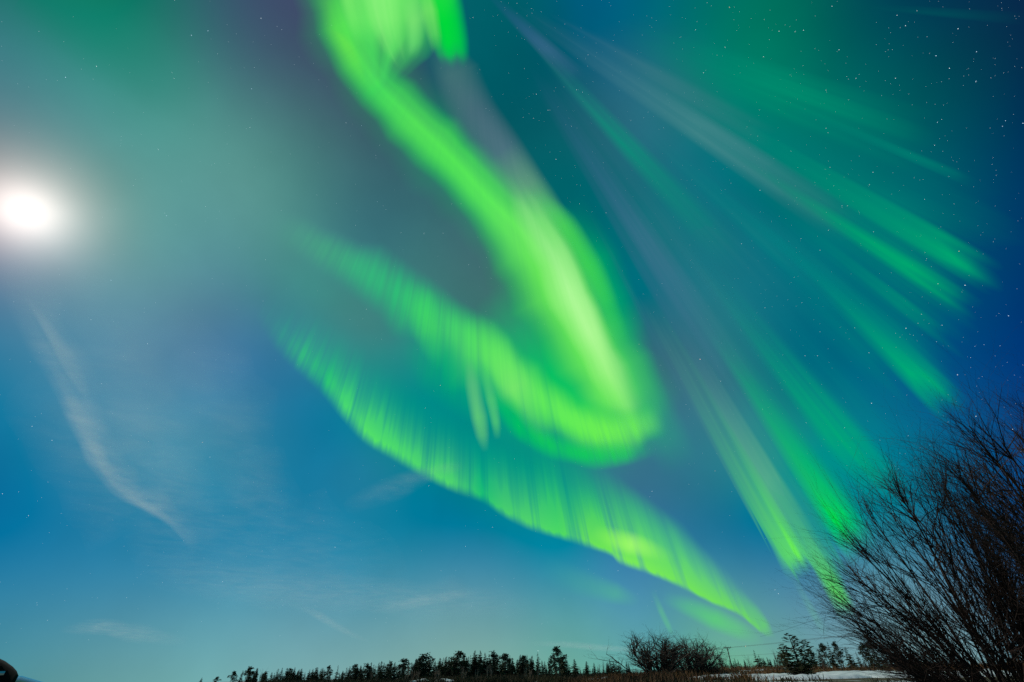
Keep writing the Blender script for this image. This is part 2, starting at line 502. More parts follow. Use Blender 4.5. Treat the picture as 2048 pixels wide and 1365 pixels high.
# ribbon halo on its right
ribbon("aurora_fringe", "dim green fringe hugging the right side of the bright ribbon", "aurora", [
    (1130, 400, 40, 45, 0.0, (0, 170, 100)), (1185, 522, 62, 42, 0.4, (0, 192, 90)), (1230, 640, 62, 45, 0.4, (0, 192, 92)), (1272, 760, 56, 48, 0.35, (30, 180, 110)),
    (1340, 880, 45, 55, 0.35, (40, 165, 125)), (1370, 940, 40, 50, 0.0, (40, 150, 130))], G_AUR, streak=0.15)
ribbon("aurora_veil", "pale grey-mauve veil along the upper right side of the bright ribbon", "aurora", [
    (880, 60, 20, 30, 0.0, (72, 120, 122)), (905, 150, 60, 42, 0.6, (80, 122, 124)), (950, 225, 48, 60, 0.75, (78, 112, 126)), (1005, 300, 45, 62, 0.8, (84, 118, 132)), (1055, 370, 40, 55, 0.75, (105, 165, 130)),
    (1095, 430, 40, 48, 0.4, (110, 215, 115)), (1130, 490, 30, 40, 0.0, (90, 225, 90))], G_AUR, streak=0.12, pw=(2, 1.4))
# returning fold
ribbon("aurora_fold", "bright green fold curling back from the ribbon's lower end to the upper left", "aurora", [
    (1330, 840, 30, 40, 0.0, (100, 232, 100), DEEP), (1268, 858, 60, 50, 0.8, (106, 238, 88), DEEP), (1205, 862, 66, 62, 0.93, (106, 238, 84), DEEP), (1140, 838, 64, 54, 0.93, (98, 236, 88), DEEP), (1080, 795, 66, 50, 0.9, (94, 232, 92), DEEP),
    (1030, 748, 86, 46, 0.9, (92, 228, 98), (0, 200, 92)), (975, 702, 90, 54, 0.88, (86, 224, 100), (0, 195, 100)), (915, 660, 86, 56, 0.84, (70, 214, 106), (0, 185, 110)), (850, 622, 76, 56, 0.78, (50, 205, 110), (10, 175, 120)),
    (785, 578, 60, 58, 0.8, (45, 190, 120), (30, 160, 130)), (715, 535, 58, 56, 0.75, (55, 180, 126), (55, 150, 135)), (650, 498, 60, 52, 0.6, (70, 175, 130), (70, 150, 138)), (585, 462, 60, 50, 0.25, (80, 165, 138), (80, 150, 140)), (530, 430, 50, 45, 0.0, (85, 155, 142))],
    G_AUR, streak=0.55, pw=(2.0, 1.5), core_pow=0.9, wob=0.12)
ribbon("aurora_patch", "yellowish bright patch in the middle of the returning fold", "aurora", [
    (930, 640, 30, 30, 0.0, GRN), (985, 705, 42, 38, 0.6, (98, 230, 98)), (1030, 775, 46, 42, 0.8, (118, 230, 108)), (1062, 830, 40, 36, 0.5, (100, 232, 98)), (1095, 890, 28, 26, 0.0, (80, 228, 90))], G_AUR, streak=0.5, wob=0.15)
ribbon("aurora_hem", "saturated green lower hem of the fold", "aurora", [
    (985, 780, 18, 20, 0.0, (0, 205, 75)), (1010, 820, 36, 30, 0.5, (0, 208, 80)), (1052, 862, 34, 30, 0.6, (0, 210, 76)), (1108, 893, 34, 28, 0.6, (20, 215, 76)),
    (1180, 912, 30, 26, 0.6, (10, 215, 78)), (1250, 910, 28, 24, 0.5, (20, 215, 80)), (1310, 895, 18, 20, 0.0, (20, 195, 100))], G_AUR, streak=0.6, wob=0.15)
ribbon("aurora_patch", "bright middle stretch of the fold beside a darker vertical notch", "aurora", [
    (800, 575, 26, 26, 0.0, (50, 195, 115)), (838, 612, 40, 44, 0.55, (62, 212, 104)), (862, 660, 34, 40, 0.65, (70, 218, 98)), (872, 705, 20, 24, 0.4, (60, 212, 100)), (876, 740, 12, 12, 0.0, (30, 190, 110))], G_AUR, streak=0.6, wob=0.15)
ribbon("aurora_veil", "diffuse green veil under the fold, between it and the long lower curtain", "aurora", [
    (800, 660, 50, 60, 0.0, (10, 165, 125)), (880, 725, 65, 80, 0.55, (0, 178, 112)), (950, 788, 55, 70, 0.45, (0, 172, 118)), (1020, 850, 40, 50, 0.2, (0, 172, 118)), (1120, 940, 50, 40, 0.0, (0, 165, 122))], G_AUR, streak=0.6, wob=0.1)
ribbon("aurora_spike", "pale spike hanging at the left edge of the fold, longer of the pair", "aurora", [
    (938, 715, 11, 11, 0.0, (120, 195, 135)), (945, 770, 18, 17, 0.45, (112, 205, 130)), (957, 835, 20, 18, 0.6, (112, 222, 116)), (964, 872, 16, 15, 0.5, (110, 220, 116)), (971, 905, 8, 8, 0.0, (100, 215, 115))], G_AUR, streak=0.25)
ribbon("aurora_spike", "pale spike hanging at the left edge of the fold, shorter of the pair", "aurora", [
    (968, 740, 10, 10, 0.0, (95, 205, 125)), (982, 800, 14, 13, 0.5, (95, 215, 115)), (991, 845, 12, 11, 0.5, (96, 220, 112)), (995, 880, 8, 8, 0.0, (90, 215, 110))], G_AUR, streak=0.25)
# corona at the top
ribbon("aurora_corona", "pale green corona fanning out at the top edge above the ribbon", "aurora", [
    (775, -90, 130, 140, 0.97, (110, 235, 105), (50, 222, 80)), (778, -20, 130, 134, 0.97, (112, 236, 106), (50, 222, 80)), (780, 35, 118, 122, 0.96, (108, 234, 104), (50, 220, 80)), (778, 78, 98, 110, 0.85, (90, 228, 98), (45, 215, 82)),
    (770, 112, 74, 74, 0.6, (75, 222, 96), (40, 200, 95)), (762, 150, 50, 46, 0.3, (70, 212, 102), (40, 190, 100)), (760, 185, 30, 30, 0.0, (70, 205, 105))], G_AUR, streak=0.0, pw=(3, 1.2), fine=0.2, fpx=16, ragged=0.25, wob=0.08)
ribbon("aurora_edge", "saturated green right-hand edge of the corona at the top of the sky", "aurora", [
    (846, -90, 50, 44, 0.8, (0, 215, 60)), (878, -10, 46, 46, 0.92, (22, 220, 64)), (893, 45, 42, 44, 0.95, (0, 216, 58)), (901, 85, 40, 40, 0.93, (0, 214, 62)), (906, 108, 36, 36, 0.8, (0, 200, 75)), (908, 122, 34, 32, 0.45, (0, 180, 88)), (910, 140, 28, 24, 0.0, (0, 160, 98))], G_AUR, streak=0.0, pw=(2.4, 1.4), fine=0.25, fpx=9, ragged=0.12, cross=2.0)
for l_, st_ in (("pale tuft of the corona nearest its saturated right edge", [(850, -30, 12, 12, 0.0, (140, 236, 120)), (858, 25, 18, 18, 0.7, (130, 232, 110)), (868, 75, 15, 13, 0.6, (110, 225, 105)), (874, 112, 8, 8, 0.0, (90, 195, 110))]),
        ("pale tuft of the corona hanging above the dark notch", [(815, -10, 14, 14, 0.0, (140, 240, 125)), (828, 40, 20, 18, 0.6, (130, 234, 118)), (828, 85, 17, 14, 0.6, (108, 222, 115)), (822, 118, 10, 10, 0.0, (90, 190, 115))]),
        ("brightest pale plume in the middle of the corona", [(755, -80, 30, 32, 0.5, (150, 243, 132)), (762, -10, 34, 36, 0.75, (150, 243, 132)), (772, 45, 28, 30, 0.65, (150, 243, 132)), (786, 95, 20, 20, 0.5, (125, 232, 120)), (802, 135, 12, 10, 0.0, (100, 205, 115))]),
        ("pale plume at the left of the corona, next to the ribbon's upper edge", [(690, -60, 18, 18, 0.3, (125, 240, 110)), (700, 0, 22, 20, 0.5, (130, 240, 112)), (712, 50, 18, 16, 0.4, (118, 238, 108)), (728, 100, 12, 12, 0.0, (95, 232, 95))])):
    ribbon("aurora_tuft", l_, "aurora", [(q_[0], q_[1], q_[2] * 1.2, q_[3] * 1.2, q_[4] * 0.9, q_[5]) for q_ in st_], G_AUR, streak=0.0, pw=(2, 1.4), fine=0.5, fpx=6, ragged=0.2, cross=1.6)

# long lower curtain
HB = (85, 222, 100)
curtain("aurora_curtain", "long rayed curtain sweeping from the left of the fold down to the horizon trees", [
    (505, 637, 0.128, 0.0, (55, 170, 140), (60, 150, 140), 0.323), (545, 702, 0.144, 0.45, (50, 180, 130), (50, 155, 140), 0.431), (590, 747, 0.160, 0.9, (55, 212, 112), (45, 160, 138), 0.378), (640, 792, 0.168, 0.9, (45, 212, 108), (35, 165, 132), 0.323),
    (680, 840, 0.176, 0.95, (85, 236, 104), (20, 170, 130), 0.280), (725, 888, 0.176, 1.0, (95, 240, 96), (10, 170, 130), 0.236), (785, 924, 0.168, 0.97, (90, 236, 98), (0, 165, 130), 0.216), (850, 962, 0.160, 0.93, (88, 226, 104), (0, 165, 130), 0.194),
    (910, 990, 0.152, 0.93, (88, 226, 104), (0, 160, 132), 0.173), (965, 1010, 0.144, 0.82, (30, 200, 110), (0, 160, 132), 0.194), (1010, 1040, 0.160, 0.9, (78, 215, 106), (0, 165, 128), 0.173), (1060, 1064, 0.160, 0.93, (88, 220, 104), (0, 170, 125), 0.151),
    (1120, 1082, 0.190, 0.93, (80, 222, 98), (0, 175, 120), 0.116), (1180, 1101, 0.180, 0.95, (112, 232, 84), (0, 185, 115), 0.116), (1222, 1115, 0.170, 0.95, (118, 236, 82), (20, 190, 112), 0.107), (1242, 1133, 0.180, 0.97, (130, 242, 84), (50, 200, 110), 0.107),
    (1300, 1153, 0.170, 0.97, (125, 238, 84), (70, 205, 115), 0.107), (1370, 1183, 0.150, 0.95, (118, 232, 84), (75, 200, 125), 0.107), (1425, 1211, 0.120, 0.9, (116, 228, 84), (80, 190, 135), 0.107), (1480, 1235, 0.100, 0.85, (112, 222, 90), (85, 180, 140), 0.125), (1525, 1271, 0.085, 0.75, (108, 218, 90), (90, 175, 145), 0.143), (1556, 1281, 0.070, 0.0, (105, 190, 120), (95, 165, 150), 0.179)],
    G_AUR, streak=1.25, decay=1.6, boost=1.3)
ribbon("aurora_knot", "brightest yellow knot on the long lower curtain", "aurora", [
    (1185, 1060, 16, 16, 0.0, (130, 240, 90)), (1222, 1078, 26, 22, 0.6, (140, 246, 90)), (1262, 1090, 28, 24, 0.8, (165, 254, 108)), (1300, 1102, 24, 20, 0.5, (150, 246, 105)), (1350, 1120, 14, 14, 0.0, (115, 232, 90))], G_AUR, streak=0.15, h=96e3)
ribbon("aurora_haze", "faint green haze standing above the right half of the lower curtain", "aurora", [
    (1180, 960, 40, 40, 0.0, (0, 165, 125)), (1250, 1020, 50, 50, 0.5, (40, 180, 122)), (1330, 1085, 55, 48, 0.6, (70, 195, 122)), (1400, 1150, 42, 42, 0.45, (80, 190, 128)), (1470, 1215, 30, 30, 0.0, (90, 180, 140))], G_AUR, streak=0.25)
ribbon("aurora_haze", "teal-green haze lying between the fold and the long lower curtain", "aurora", [
    (600, 620, 40, 40, 0.0, (40, 150, 135)), (740, 740, 75, 70, 0.32, (15, 150, 134)), (850, 830, 70, 60, 0.2, (0, 150, 135)), (960, 910, 60, 60, 0.2, (0, 150, 136)), (1060, 985, 55, 50, 0.3, (0, 160, 130)), (1150, 1030, 60, 55, 0.6, (0, 172, 122)), (1230, 1075, 40, 40, 0.0, (20, 175, 120))], G_AUR, streak=0.2)
# low fragments
ribbon("aurora_fragment", "dim green fragment under the curtain's bright knot", "aurora", [
    (1080, 1130, 30, 30, 0.0, (55, 150, 160)), (1160, 1165, 32, 32, 0.4, (70, 165, 155)), (1230, 1188, 26, 24, 0.55, (82, 180, 148)), (1280, 1205, 14, 14, 0.0, (85, 175, 150))], G_AUR, streak=0.2)
ribbon("aurora_fragment", "short faint ray above the bare rounded bush", "aurora", [
    (1305, 1180, 7, 7, 0.0, (90, 175, 150)), (1322, 1222, 8, 8, 0.5, (95, 190, 140)), (1336, 1252, 8, 7, 0.5, (95, 192, 140)), (1346, 1272, 5, 5, 0.0, (95, 185, 140))], G_AUR, streak=0.1)
ribbon("aurora_fragment", "low green patch above the utility pole", "aurora", [
    (1325, 1195, 16, 14, 0.0, (85, 185, 145)), (1375, 1215, 24, 20, 0.5, (88, 200, 130)), (1430, 1240, 28, 24, 0.75, (92, 208, 118)), (1480, 1262, 24, 22, 0.55, (98, 204, 122)), (1530, 1285, 18, 16, 0.0, (105, 185, 140))], G_AUR, streak=0.15)
ribbon("aurora_fragment", "narrow bright ray ending just above the horizon right of the utility pole", "aurora", [
    (1470, 1180, 12, 12, 0.0, (95, 205, 120)), (1505, 1222, 16, 14, 0.5, (100, 214, 105)), (1528, 1252, 14, 12, 0.65, (104, 220, 90)), (1540, 1275, 10, 9, 0.0, (104, 200, 110))], G_AUR, streak=0.2)

# right-hand fan of rays
G_RAY = "rays of the aurora fan on the right"
def ray(label, x0, y0, x1, y1, hw, col, top, peak_a, peak=0.8, fine=0.5, streak=0.3, taper=0.35):
    """a straight ray: grows out of nothing at its upper end, brightest near its foot, with a soft uneven foot"""
    st = []
    for q in np.linspace(0, 1, 12):
        al = (q / peak) ** 1.5 if q < peak else max(0.0, (1 - (q - peak) / (1 - peak))) ** 1.1
        w_ = hw * (taper + (1 - taper) * q)
        k_ = min(1, q / peak)
        st.append((x0 + (x1 - x0) * q, y0 + (y1 - y0) * q, w_, w_, peak_a * al, tuple(top[i] + (col[i] - top[i]) * k_ for i in range(3))))
    ribbon("aurora_ray", label, "aurora", st, G_RAY, streak=streak, pw=(2.0, 1.2), fine=fine, fpx=7.0, ragged=0.10, cross=1.6, core_pow=1.0)


def fan(label, hem, seed, streak=0.8):
    """the sheet the rays stand in: dense fine rays with uneven feet"""
    r_ = np.random.default_rng(seed)
    A = catmull([list(q[:4]) + list(q[4]) + list(q[5]) + [q[6]] for q in hem], 4.0)
    n_ = len(A)
    def nz(px):
        k_ = max(4, int(n_ * 4 / px)); return np.interp(np.arange(n_), np.linspace(0, n_, k_), r_.uniform(0, 1, k_))
    mod = 0.30 * nz(70) + 0.40 * nz(30) + 0.30 * nz(11)
    jit = (nz(45) - 0.5) * 0.10 + (nz(14) - 0.5) * 0.06
    rows = []
    for i, q in enumerate(A):
        x, y = q[0] + (VPX - q[0]) * jit[i], q[1] + (VPY - q[1]) * jit[i]
        rows.append((x, y, q[2], float(np.clip(q[3] * (0.42 + 1.2 * mod[i]), 0, 1)), tuple(q[4:7]), tuple(q[7:10]), q[10]))
    rows = [rows[i] for i in range(0, n_, 2)]
    curtain("aurora_curtain", label, rows, G_AUR, streak=streak, decay=1.1)


T1, T2, MV = (0, 172, 112), (0, 128, 120), (62, 112, 138)
fan("wide curtain of fine green rays fanning across the upper right of the sky", [
    (2060, 330, .45, 0.0, (0, 120, 110), (0, 100, 110), .5), (2030, 440, .5, 0.30, (0, 125, 112), (0, 105, 112), .5), (1985, 530, .55, 0.55, (0, 150, 112), T2, .35), (1955, 585, .55, 0.6, (0, 160, 110), T2, .3), (1935, 625, .52, 0.6, (0, 150, 112), T2, .3),
    (1890, 680, .5, 0.5, (0, 140, 120), T2, .3), (1905, 770, .5, 0.5, (0, 145, 122), (0, 118, 128), .3), (1880, 830, .5, 0.5, (0, 145, 125), (0, 115, 130), .3), (1830, 880, .5, 0.3, (0, 135, 135), (0, 110, 130), .3), (1785, 960, .5, 0.4, (0, 150, 130), (10, 120, 128), .3), (1740, 1020, .5, 0.0, (0, 160, 125), (30, 130, 130), .3)], 5)
fan("curtain of fine pale rays standing low in the sky left of the leafless shrubs", [
    (1780, 960, .5, 0.0, (0, 160, 122), (0, 130, 125), .25), (1740, 1020, .48, 0.45, (0, 168, 118), (0, 135, 125), .22), (1705, 1065, .46, 0.7, (10, 190, 104), (20, 145, 128), .18), (1690, 1120, .42, 0.5, (30, 175, 115), (50, 145, 135), .16), (1694, 1200, .40, 0.65, (88, 215, 105), (70, 160, 132), .12), (1660, 1190, .40, 0.55, (85, 210, 108), (75, 160, 135), .12),
    (1620, 1160, .42, 0.55, (85, 212, 104), (78, 158, 138), .14), (1585, 1138, .44, 0.65, (88, 220, 95), (78, 150, 140), .12), (1550, 1110, .44, 0.55, (78, 208, 108), (76, 140, 142), .14), (1510, 1050, .46, 0.35, (74, 175, 130), (72, 122, 142), .2), (1470, 980, .48, 0.22, (70, 140, 138), MV, .25), (1420, 900, .5, 0.22, (58, 122, 138), MV, .3), (1370, 820, .5, 0.0, (50, 115, 130), MV, .3)], 6)
fan("dim mauve and teal curtain of rays between the bright ribbon and the green fan", [
    (1830, 640, .7, 0.0, (0, 118, 126), (40, 118, 130), .4), (1740, 640, .75, 0.30, (0, 122, 128), (48, 118, 132), .4), (1680, 700, .75, 0.32, (0, 124, 128), (55, 118, 134), .4), (1600, 740, .75, 0.35, (20, 128, 132), (66, 116, 138), .4), (1540, 800, .75, 0.4, (50, 130, 138), (70, 108, 140), .4),
    (1480, 820, .75, 0.4, (60, 122, 140), (62, 98, 140), .4), (1420, 780, .75, 0.3, (60, 112, 138), (50, 95, 135), .4), (1360, 700, .7, 0.0, (50, 108, 130), (30, 95, 120), .4)], 9, streak=0.6)
ray("bright green ray of the fan, uppermost, ending furthest right", 1330, 170, 2015, 572, 40, (0, 178, 112), (0, 132, 116), 1.0, .82)
ray("green ray of the fan tapering to a long point below the uppermost one", 1400, 268, 1965, 632, 30, (0, 176, 109), (0, 135, 117), 1.0, .72)
ray("slim dim green ray with fine lines right of centre in the fan", 1560, 420, 1900, 682, 20, (0, 146, 118), (0, 122, 124), .7, .7, fine=.8)
ray("green ray of the fan that crosses the small star cluster", 1480, 392, 1925, 838, 42, (0, 182, 114), (0, 125, 130), 1.0, .80)
ray("wide teal ray of the fan in front of the tall leafless shrubs", 1360, 470, 1800, 1015, 54, (0, 174, 117), (20, 128, 130), .95, .7)
ray("saturated green lower ray reaching the left edge of the leafless shrub", 1410, 640, 1735, 1122, 42, (0, 224, 82), (0, 155, 122), 1.0, .80)
ray("pale grey-green ray to the left of the saturated lower one", 1340, 625, 1612, 1090, 34, (94, 178, 140), (86, 120, 150), .9, .72)
ray("yellow-green tongue with twin tips low in the sky right of the lower curtain", 1440, 850, 1608, 1155, 36, (106, 242, 82), (74, 198, 116), 1.0, .80, fine=.6)
ray("lowest yellow-green ray ending beside the shrub's outer twigs", 1520, 928, 1706, 1242, 24, (104, 231, 90), (80, 200, 120), 1.0, .84)
ray("faint pale ray dropping to the horizon under the yellow-green tongue", 1560, 1110, 1655, 1275, 13, (104, 175, 152), (88, 155, 162), .4, .7)
ray("mauve ray of the fan running down past the reddish star", 1045, 108, 1515, 812, 40, (70, 118, 145), (44, 88, 138), .6, .6)
ray("grey-mauve upper ray crossing the top right quarter of the sky", 1005, -5, 1725, 475, 46, (66, 134, 137), (62, 106, 138), .8, .55)
ray("narrow grey ray beside the grey-mauve one, nearer the top edge", 1080, 20, 1560, 290, 34, (60, 122, 132), (60, 104, 136), .5, .5)
ray("blue-mauve strand beginning at the top edge beside the dark gap", 960, -30, 1165, 168, 26, (56, 104, 138), (40, 78, 146), .8, .6, fine=.2)
ray("green strand bordering the dark gap right of the ribbon", 1050, 68, 1490, 545, 40, (10, 140, 120), (54, 128, 126), .95, .42, fine=.35)
ray("teal strand between the mauve rays of the fan", 1260, 236, 1710, 638, 34, (0, 134, 130), (24, 126, 128), .6, .6)
ray("wide dim green swath high in the top right quarter", 1220, 55, 1880, 300, 78, (0, 142, 110), (0, 122, 114), .75, .5)
ray("narrow dim green line with a sharp lower edge in the top right quarter", 1540, 196, 1955, 368, 15, (0, 130, 114), (0, 126, 112), .75, .66, fine=.2)
ray("faintest green streak at the top right corner", 1690, 10, 2070, 40, 16, (0, 86, 92), (0, 86, 88), .5, .5)
ribbon("aurora_smear", "soft green smear at the top left of the sky", "aurora", [(60, -30, 70, 70, 0.3, (0, 125, 105)), (200, 70, 100, 90, 0.35, (0, 132, 110)), (330, 160, 90, 80, 0.25, (40, 138, 125)), (450, 230, 70, 70, 0.0, (70, 142, 132))], G_AUR, streak=0.1)


# ------------------------------------------------------------------ thin cirrus
def cloud_material():
    m = bpy.data.materials.new("thin_cirrus"); m.use_nodes = True
    t = m.node_tree; t.nodes.clear(); n, l = t.nodes, t.links
    at = n.new("ShaderNodeAttribute"); at.attribute_name = "glow"
    tcn = n.new("ShaderNodeTexCoord")
    nz = n.new("ShaderNodeTexNoise"); nz.inputs["Scale"].default_value = 0.00042; nz.inputs["Detail"].default_value = 9; nz.inputs["Roughness"].default_value = 0.58; nz.inputs["Distortion"].default_value = 0.6
    l.new(tcn.outputs["Object"], nz.inputs["Vector"])
    mr = n.new("ShaderNodeMapRange"); mr.inputs[1].default_value = 0.3; mr.inputs[2].default_value = 0.68; mr.inputs[3].default_value = 0.12; mr.inputs[4].default_value = 1.0
    l.new(nz.outputs["Fac"], mr.inputs[0])
    mu = n.new("ShaderNodeMath"); mu.operation = 'MULTIPLY'; mu.use_clamp = True
    l.new(at.outputs["Alpha"], mu.inputs[0]); l.new(mr.outputs[0], mu.inputs[1])
    tl = n.new("ShaderNodeBsdfTranslucent"); tl.inputs["Color"].default_value = (0.86, 0.90, 0.95, 1)
    df = n.new("ShaderNodeBsdfDiffuse"); df.inputs["Color"].default_value = (0.8, 0.8, 0.8, 1)
    m0 = n.new("ShaderNodeMixShader"); m0.inputs[0].default_value = 0.1
    l.new(tl.outputs[0], m0.inputs[1]); l.new(df.outputs[0], m0.inputs[2])
    tr = n.new("ShaderNodeBsdfTransparent"); mx = n.new("ShaderNodeMixShader")
    l.new(mu.outputs[0], mx.inputs[0]); l.new(tr.outputs[0], mx.inputs[1]); l.new(m0.outputs[0], mx.inputs[2])
    o = n.new("ShaderNodeOutputMaterial"); l.new(mx.outputs[0], o.inputs["Surface"])
    return m


M_cloud = cloud_material()
WH = (200, 200, 200)
G_CL = "thin moonlit cirrus clouds"
CALT = [7600.0]
def cloud(label, st, pw=(2, 1.4), gain=1.35):
    ribbon("cirrus_cloud", label, "cloud", [tuple(r[:4]) + (r[4] * gain, WH) for r in st], G_CL, streak=0.0, pw=pw, mat=M_cloud, h=CALT[0], wob=0.12); CALT[0] += 260.0
cloud("long thin wisp of cirrus trailing down the left of the sky below the moon", [(10, 520, 40, 34, 0.0), (70, 640, 70, 36, 0.16), (118, 745, 74, 32, 0.22), (160, 850, 66, 26, 0.28), (200, 930, 60, 22, 0.30), (248, 985, 52, 18, 0.28), (308, 1018, 40, 15, 0.26), (350, 1050, 30, 12, 0.20), (390, 1100, 20, 8, 0.0)])
cloud("bright inner strand of the long wisp", [(95, 720, 14, 8, 0.0), (140, 800, 22, 12, 0.16), (185, 890, 24, 12, 0.24), (220, 955, 24, 11, 0.24), (275, 1003, 18, 9, 0.18), (335, 1040, 12, 8, 0.12), (368, 1078, 8, 6, 0.0)])
cloud("short bright strand of cirrus beside the long wisp", [(50, 590, 10, 10, 0.0), (92, 655, 18, 10, 0.16), (130, 725, 20, 12, 0.22), (160, 775, 20, 14, 0.16), (185, 835, 14, 12, 0.0)])
cloud("broad faint veil of cirrus right of the long wisp", [(90, 560, 110, 80, 0.0), (220, 740, 150, 90, 0.14), (300, 880, 130, 90, 0.16), (350, 990, 90, 60, 0.12), (410, 1110, 40, 40, 0.0)], gain=0.9)
cloud("faint feathery veil of cirrus left of the fold's tail", [(330, 620, 60, 60, 0.0), (420, 740, 110, 90, 0.09), (480, 860, 110, 80, 0.10), (520, 980, 70, 60, 0.07), (560, 1080, 30, 30, 0.0)], gain=1.0)
cloud("faint mottled veil of cirrus low over the treeline", [(250, 1120, 40, 40, 0.0), (480, 1170, 60, 50, 0.07), (700, 1195, 60, 50, 0.08), (900, 1200, 50, 40, 0.06), (1080, 1220, 30, 30, 0.0)], gain=2.0)
cloud("very broad faint sheet of high haze across the lower left sky", [(0, 760, 100, 100, 0.0), (180, 900, 170, 140, 0.06), (380, 1020, 180, 150, 0.07), (600, 1110, 150, 130, 0.06), (850, 1180, 90, 80, 0.0)])
cloud("flat low streak of cloud above the left end of the treeline", [(120, 1262, 10, 10, 0.0), (200, 1258, 26, 20, 0.16), (280, 1272, 24, 18, 0.12), (380, 1282, 12, 12, 0.0)], gain=2.0)
cloud("faint cloud streak above the middle of the conifer stand", [(740, 1222, 8, 8, 0.0), (830, 1205, 16, 14, 0.16), (900, 1192, 12, 12, 0.10), (960, 1185, 8, 8, 0.0)], gain=2.0)
cloud("thin level cloud streak just left of the bare rounded bush", [(1060, 1288, 6, 6, 0.0), (1130, 1290, 10, 8, 0.16), (1200, 1296, 10, 8, 0.20), (1280, 1300, 8, 8, 0.12), (1350, 1303, 6, 6, 0.0)], gain=2.0)
cloud("slanting wisp of cloud between the lower curtain and the treeline", [(600, 1215, 6, 6, 0.0), (640, 1235, 12, 8, 0.14), (690, 1262, 10, 8, 0.10), (740, 1285, 6, 6, 0.0)], gain=2.0)
cloud("dim veil of cloud under the middle of the lower curtain", [(680, 1020, 24, 24, 0.0), (790, 975, 26, 22, 0.10), (870, 945, 18, 14, 0.10), (930, 930, 10, 10, 0.0)])


# ------------------------------------------------------------------ moon and stars
def emission(name, c, s):
    m = bpy.data.materials.new(name); m.use_nodes = True
    t = m.node_tree; t.nodes.clear()
    e = t.nodes.new("ShaderNodeEmission"); e.inputs["Color"].default_value = (*c, 1); e.inputs["Strength"].default_value = s
    o = t.nodes.new("ShaderNodeOutputMaterial"); t.links.new(e.outputs[0], o.inputs["Surface"])
    m.cycles.emission_sampling = 'NONE'
    return m


def ico(sub):
    bm = bmesh.new(); bmesh.ops.create_icosphere(bm, subdivisions=sub, radius=1.0)
    me = bpy.data.meshes.new("ball"); bm.to_mesh(me); bm.free()
    me.polygons.foreach_set("use_smooth", [True] * len(me.polygons))
    return me


MOON_D = 4.0e6
moon = link("moon", ico(4), emission("moon_surface", (1.0, 0.985, 0.96), 1.6), loc=CAM + MOON_DIR * MOON_D)
moon.scale = (MOON_D * 0.0155,) * 3
tag(moon, "dazzling white moon near the left edge, in a wide pale aureole", "moon")

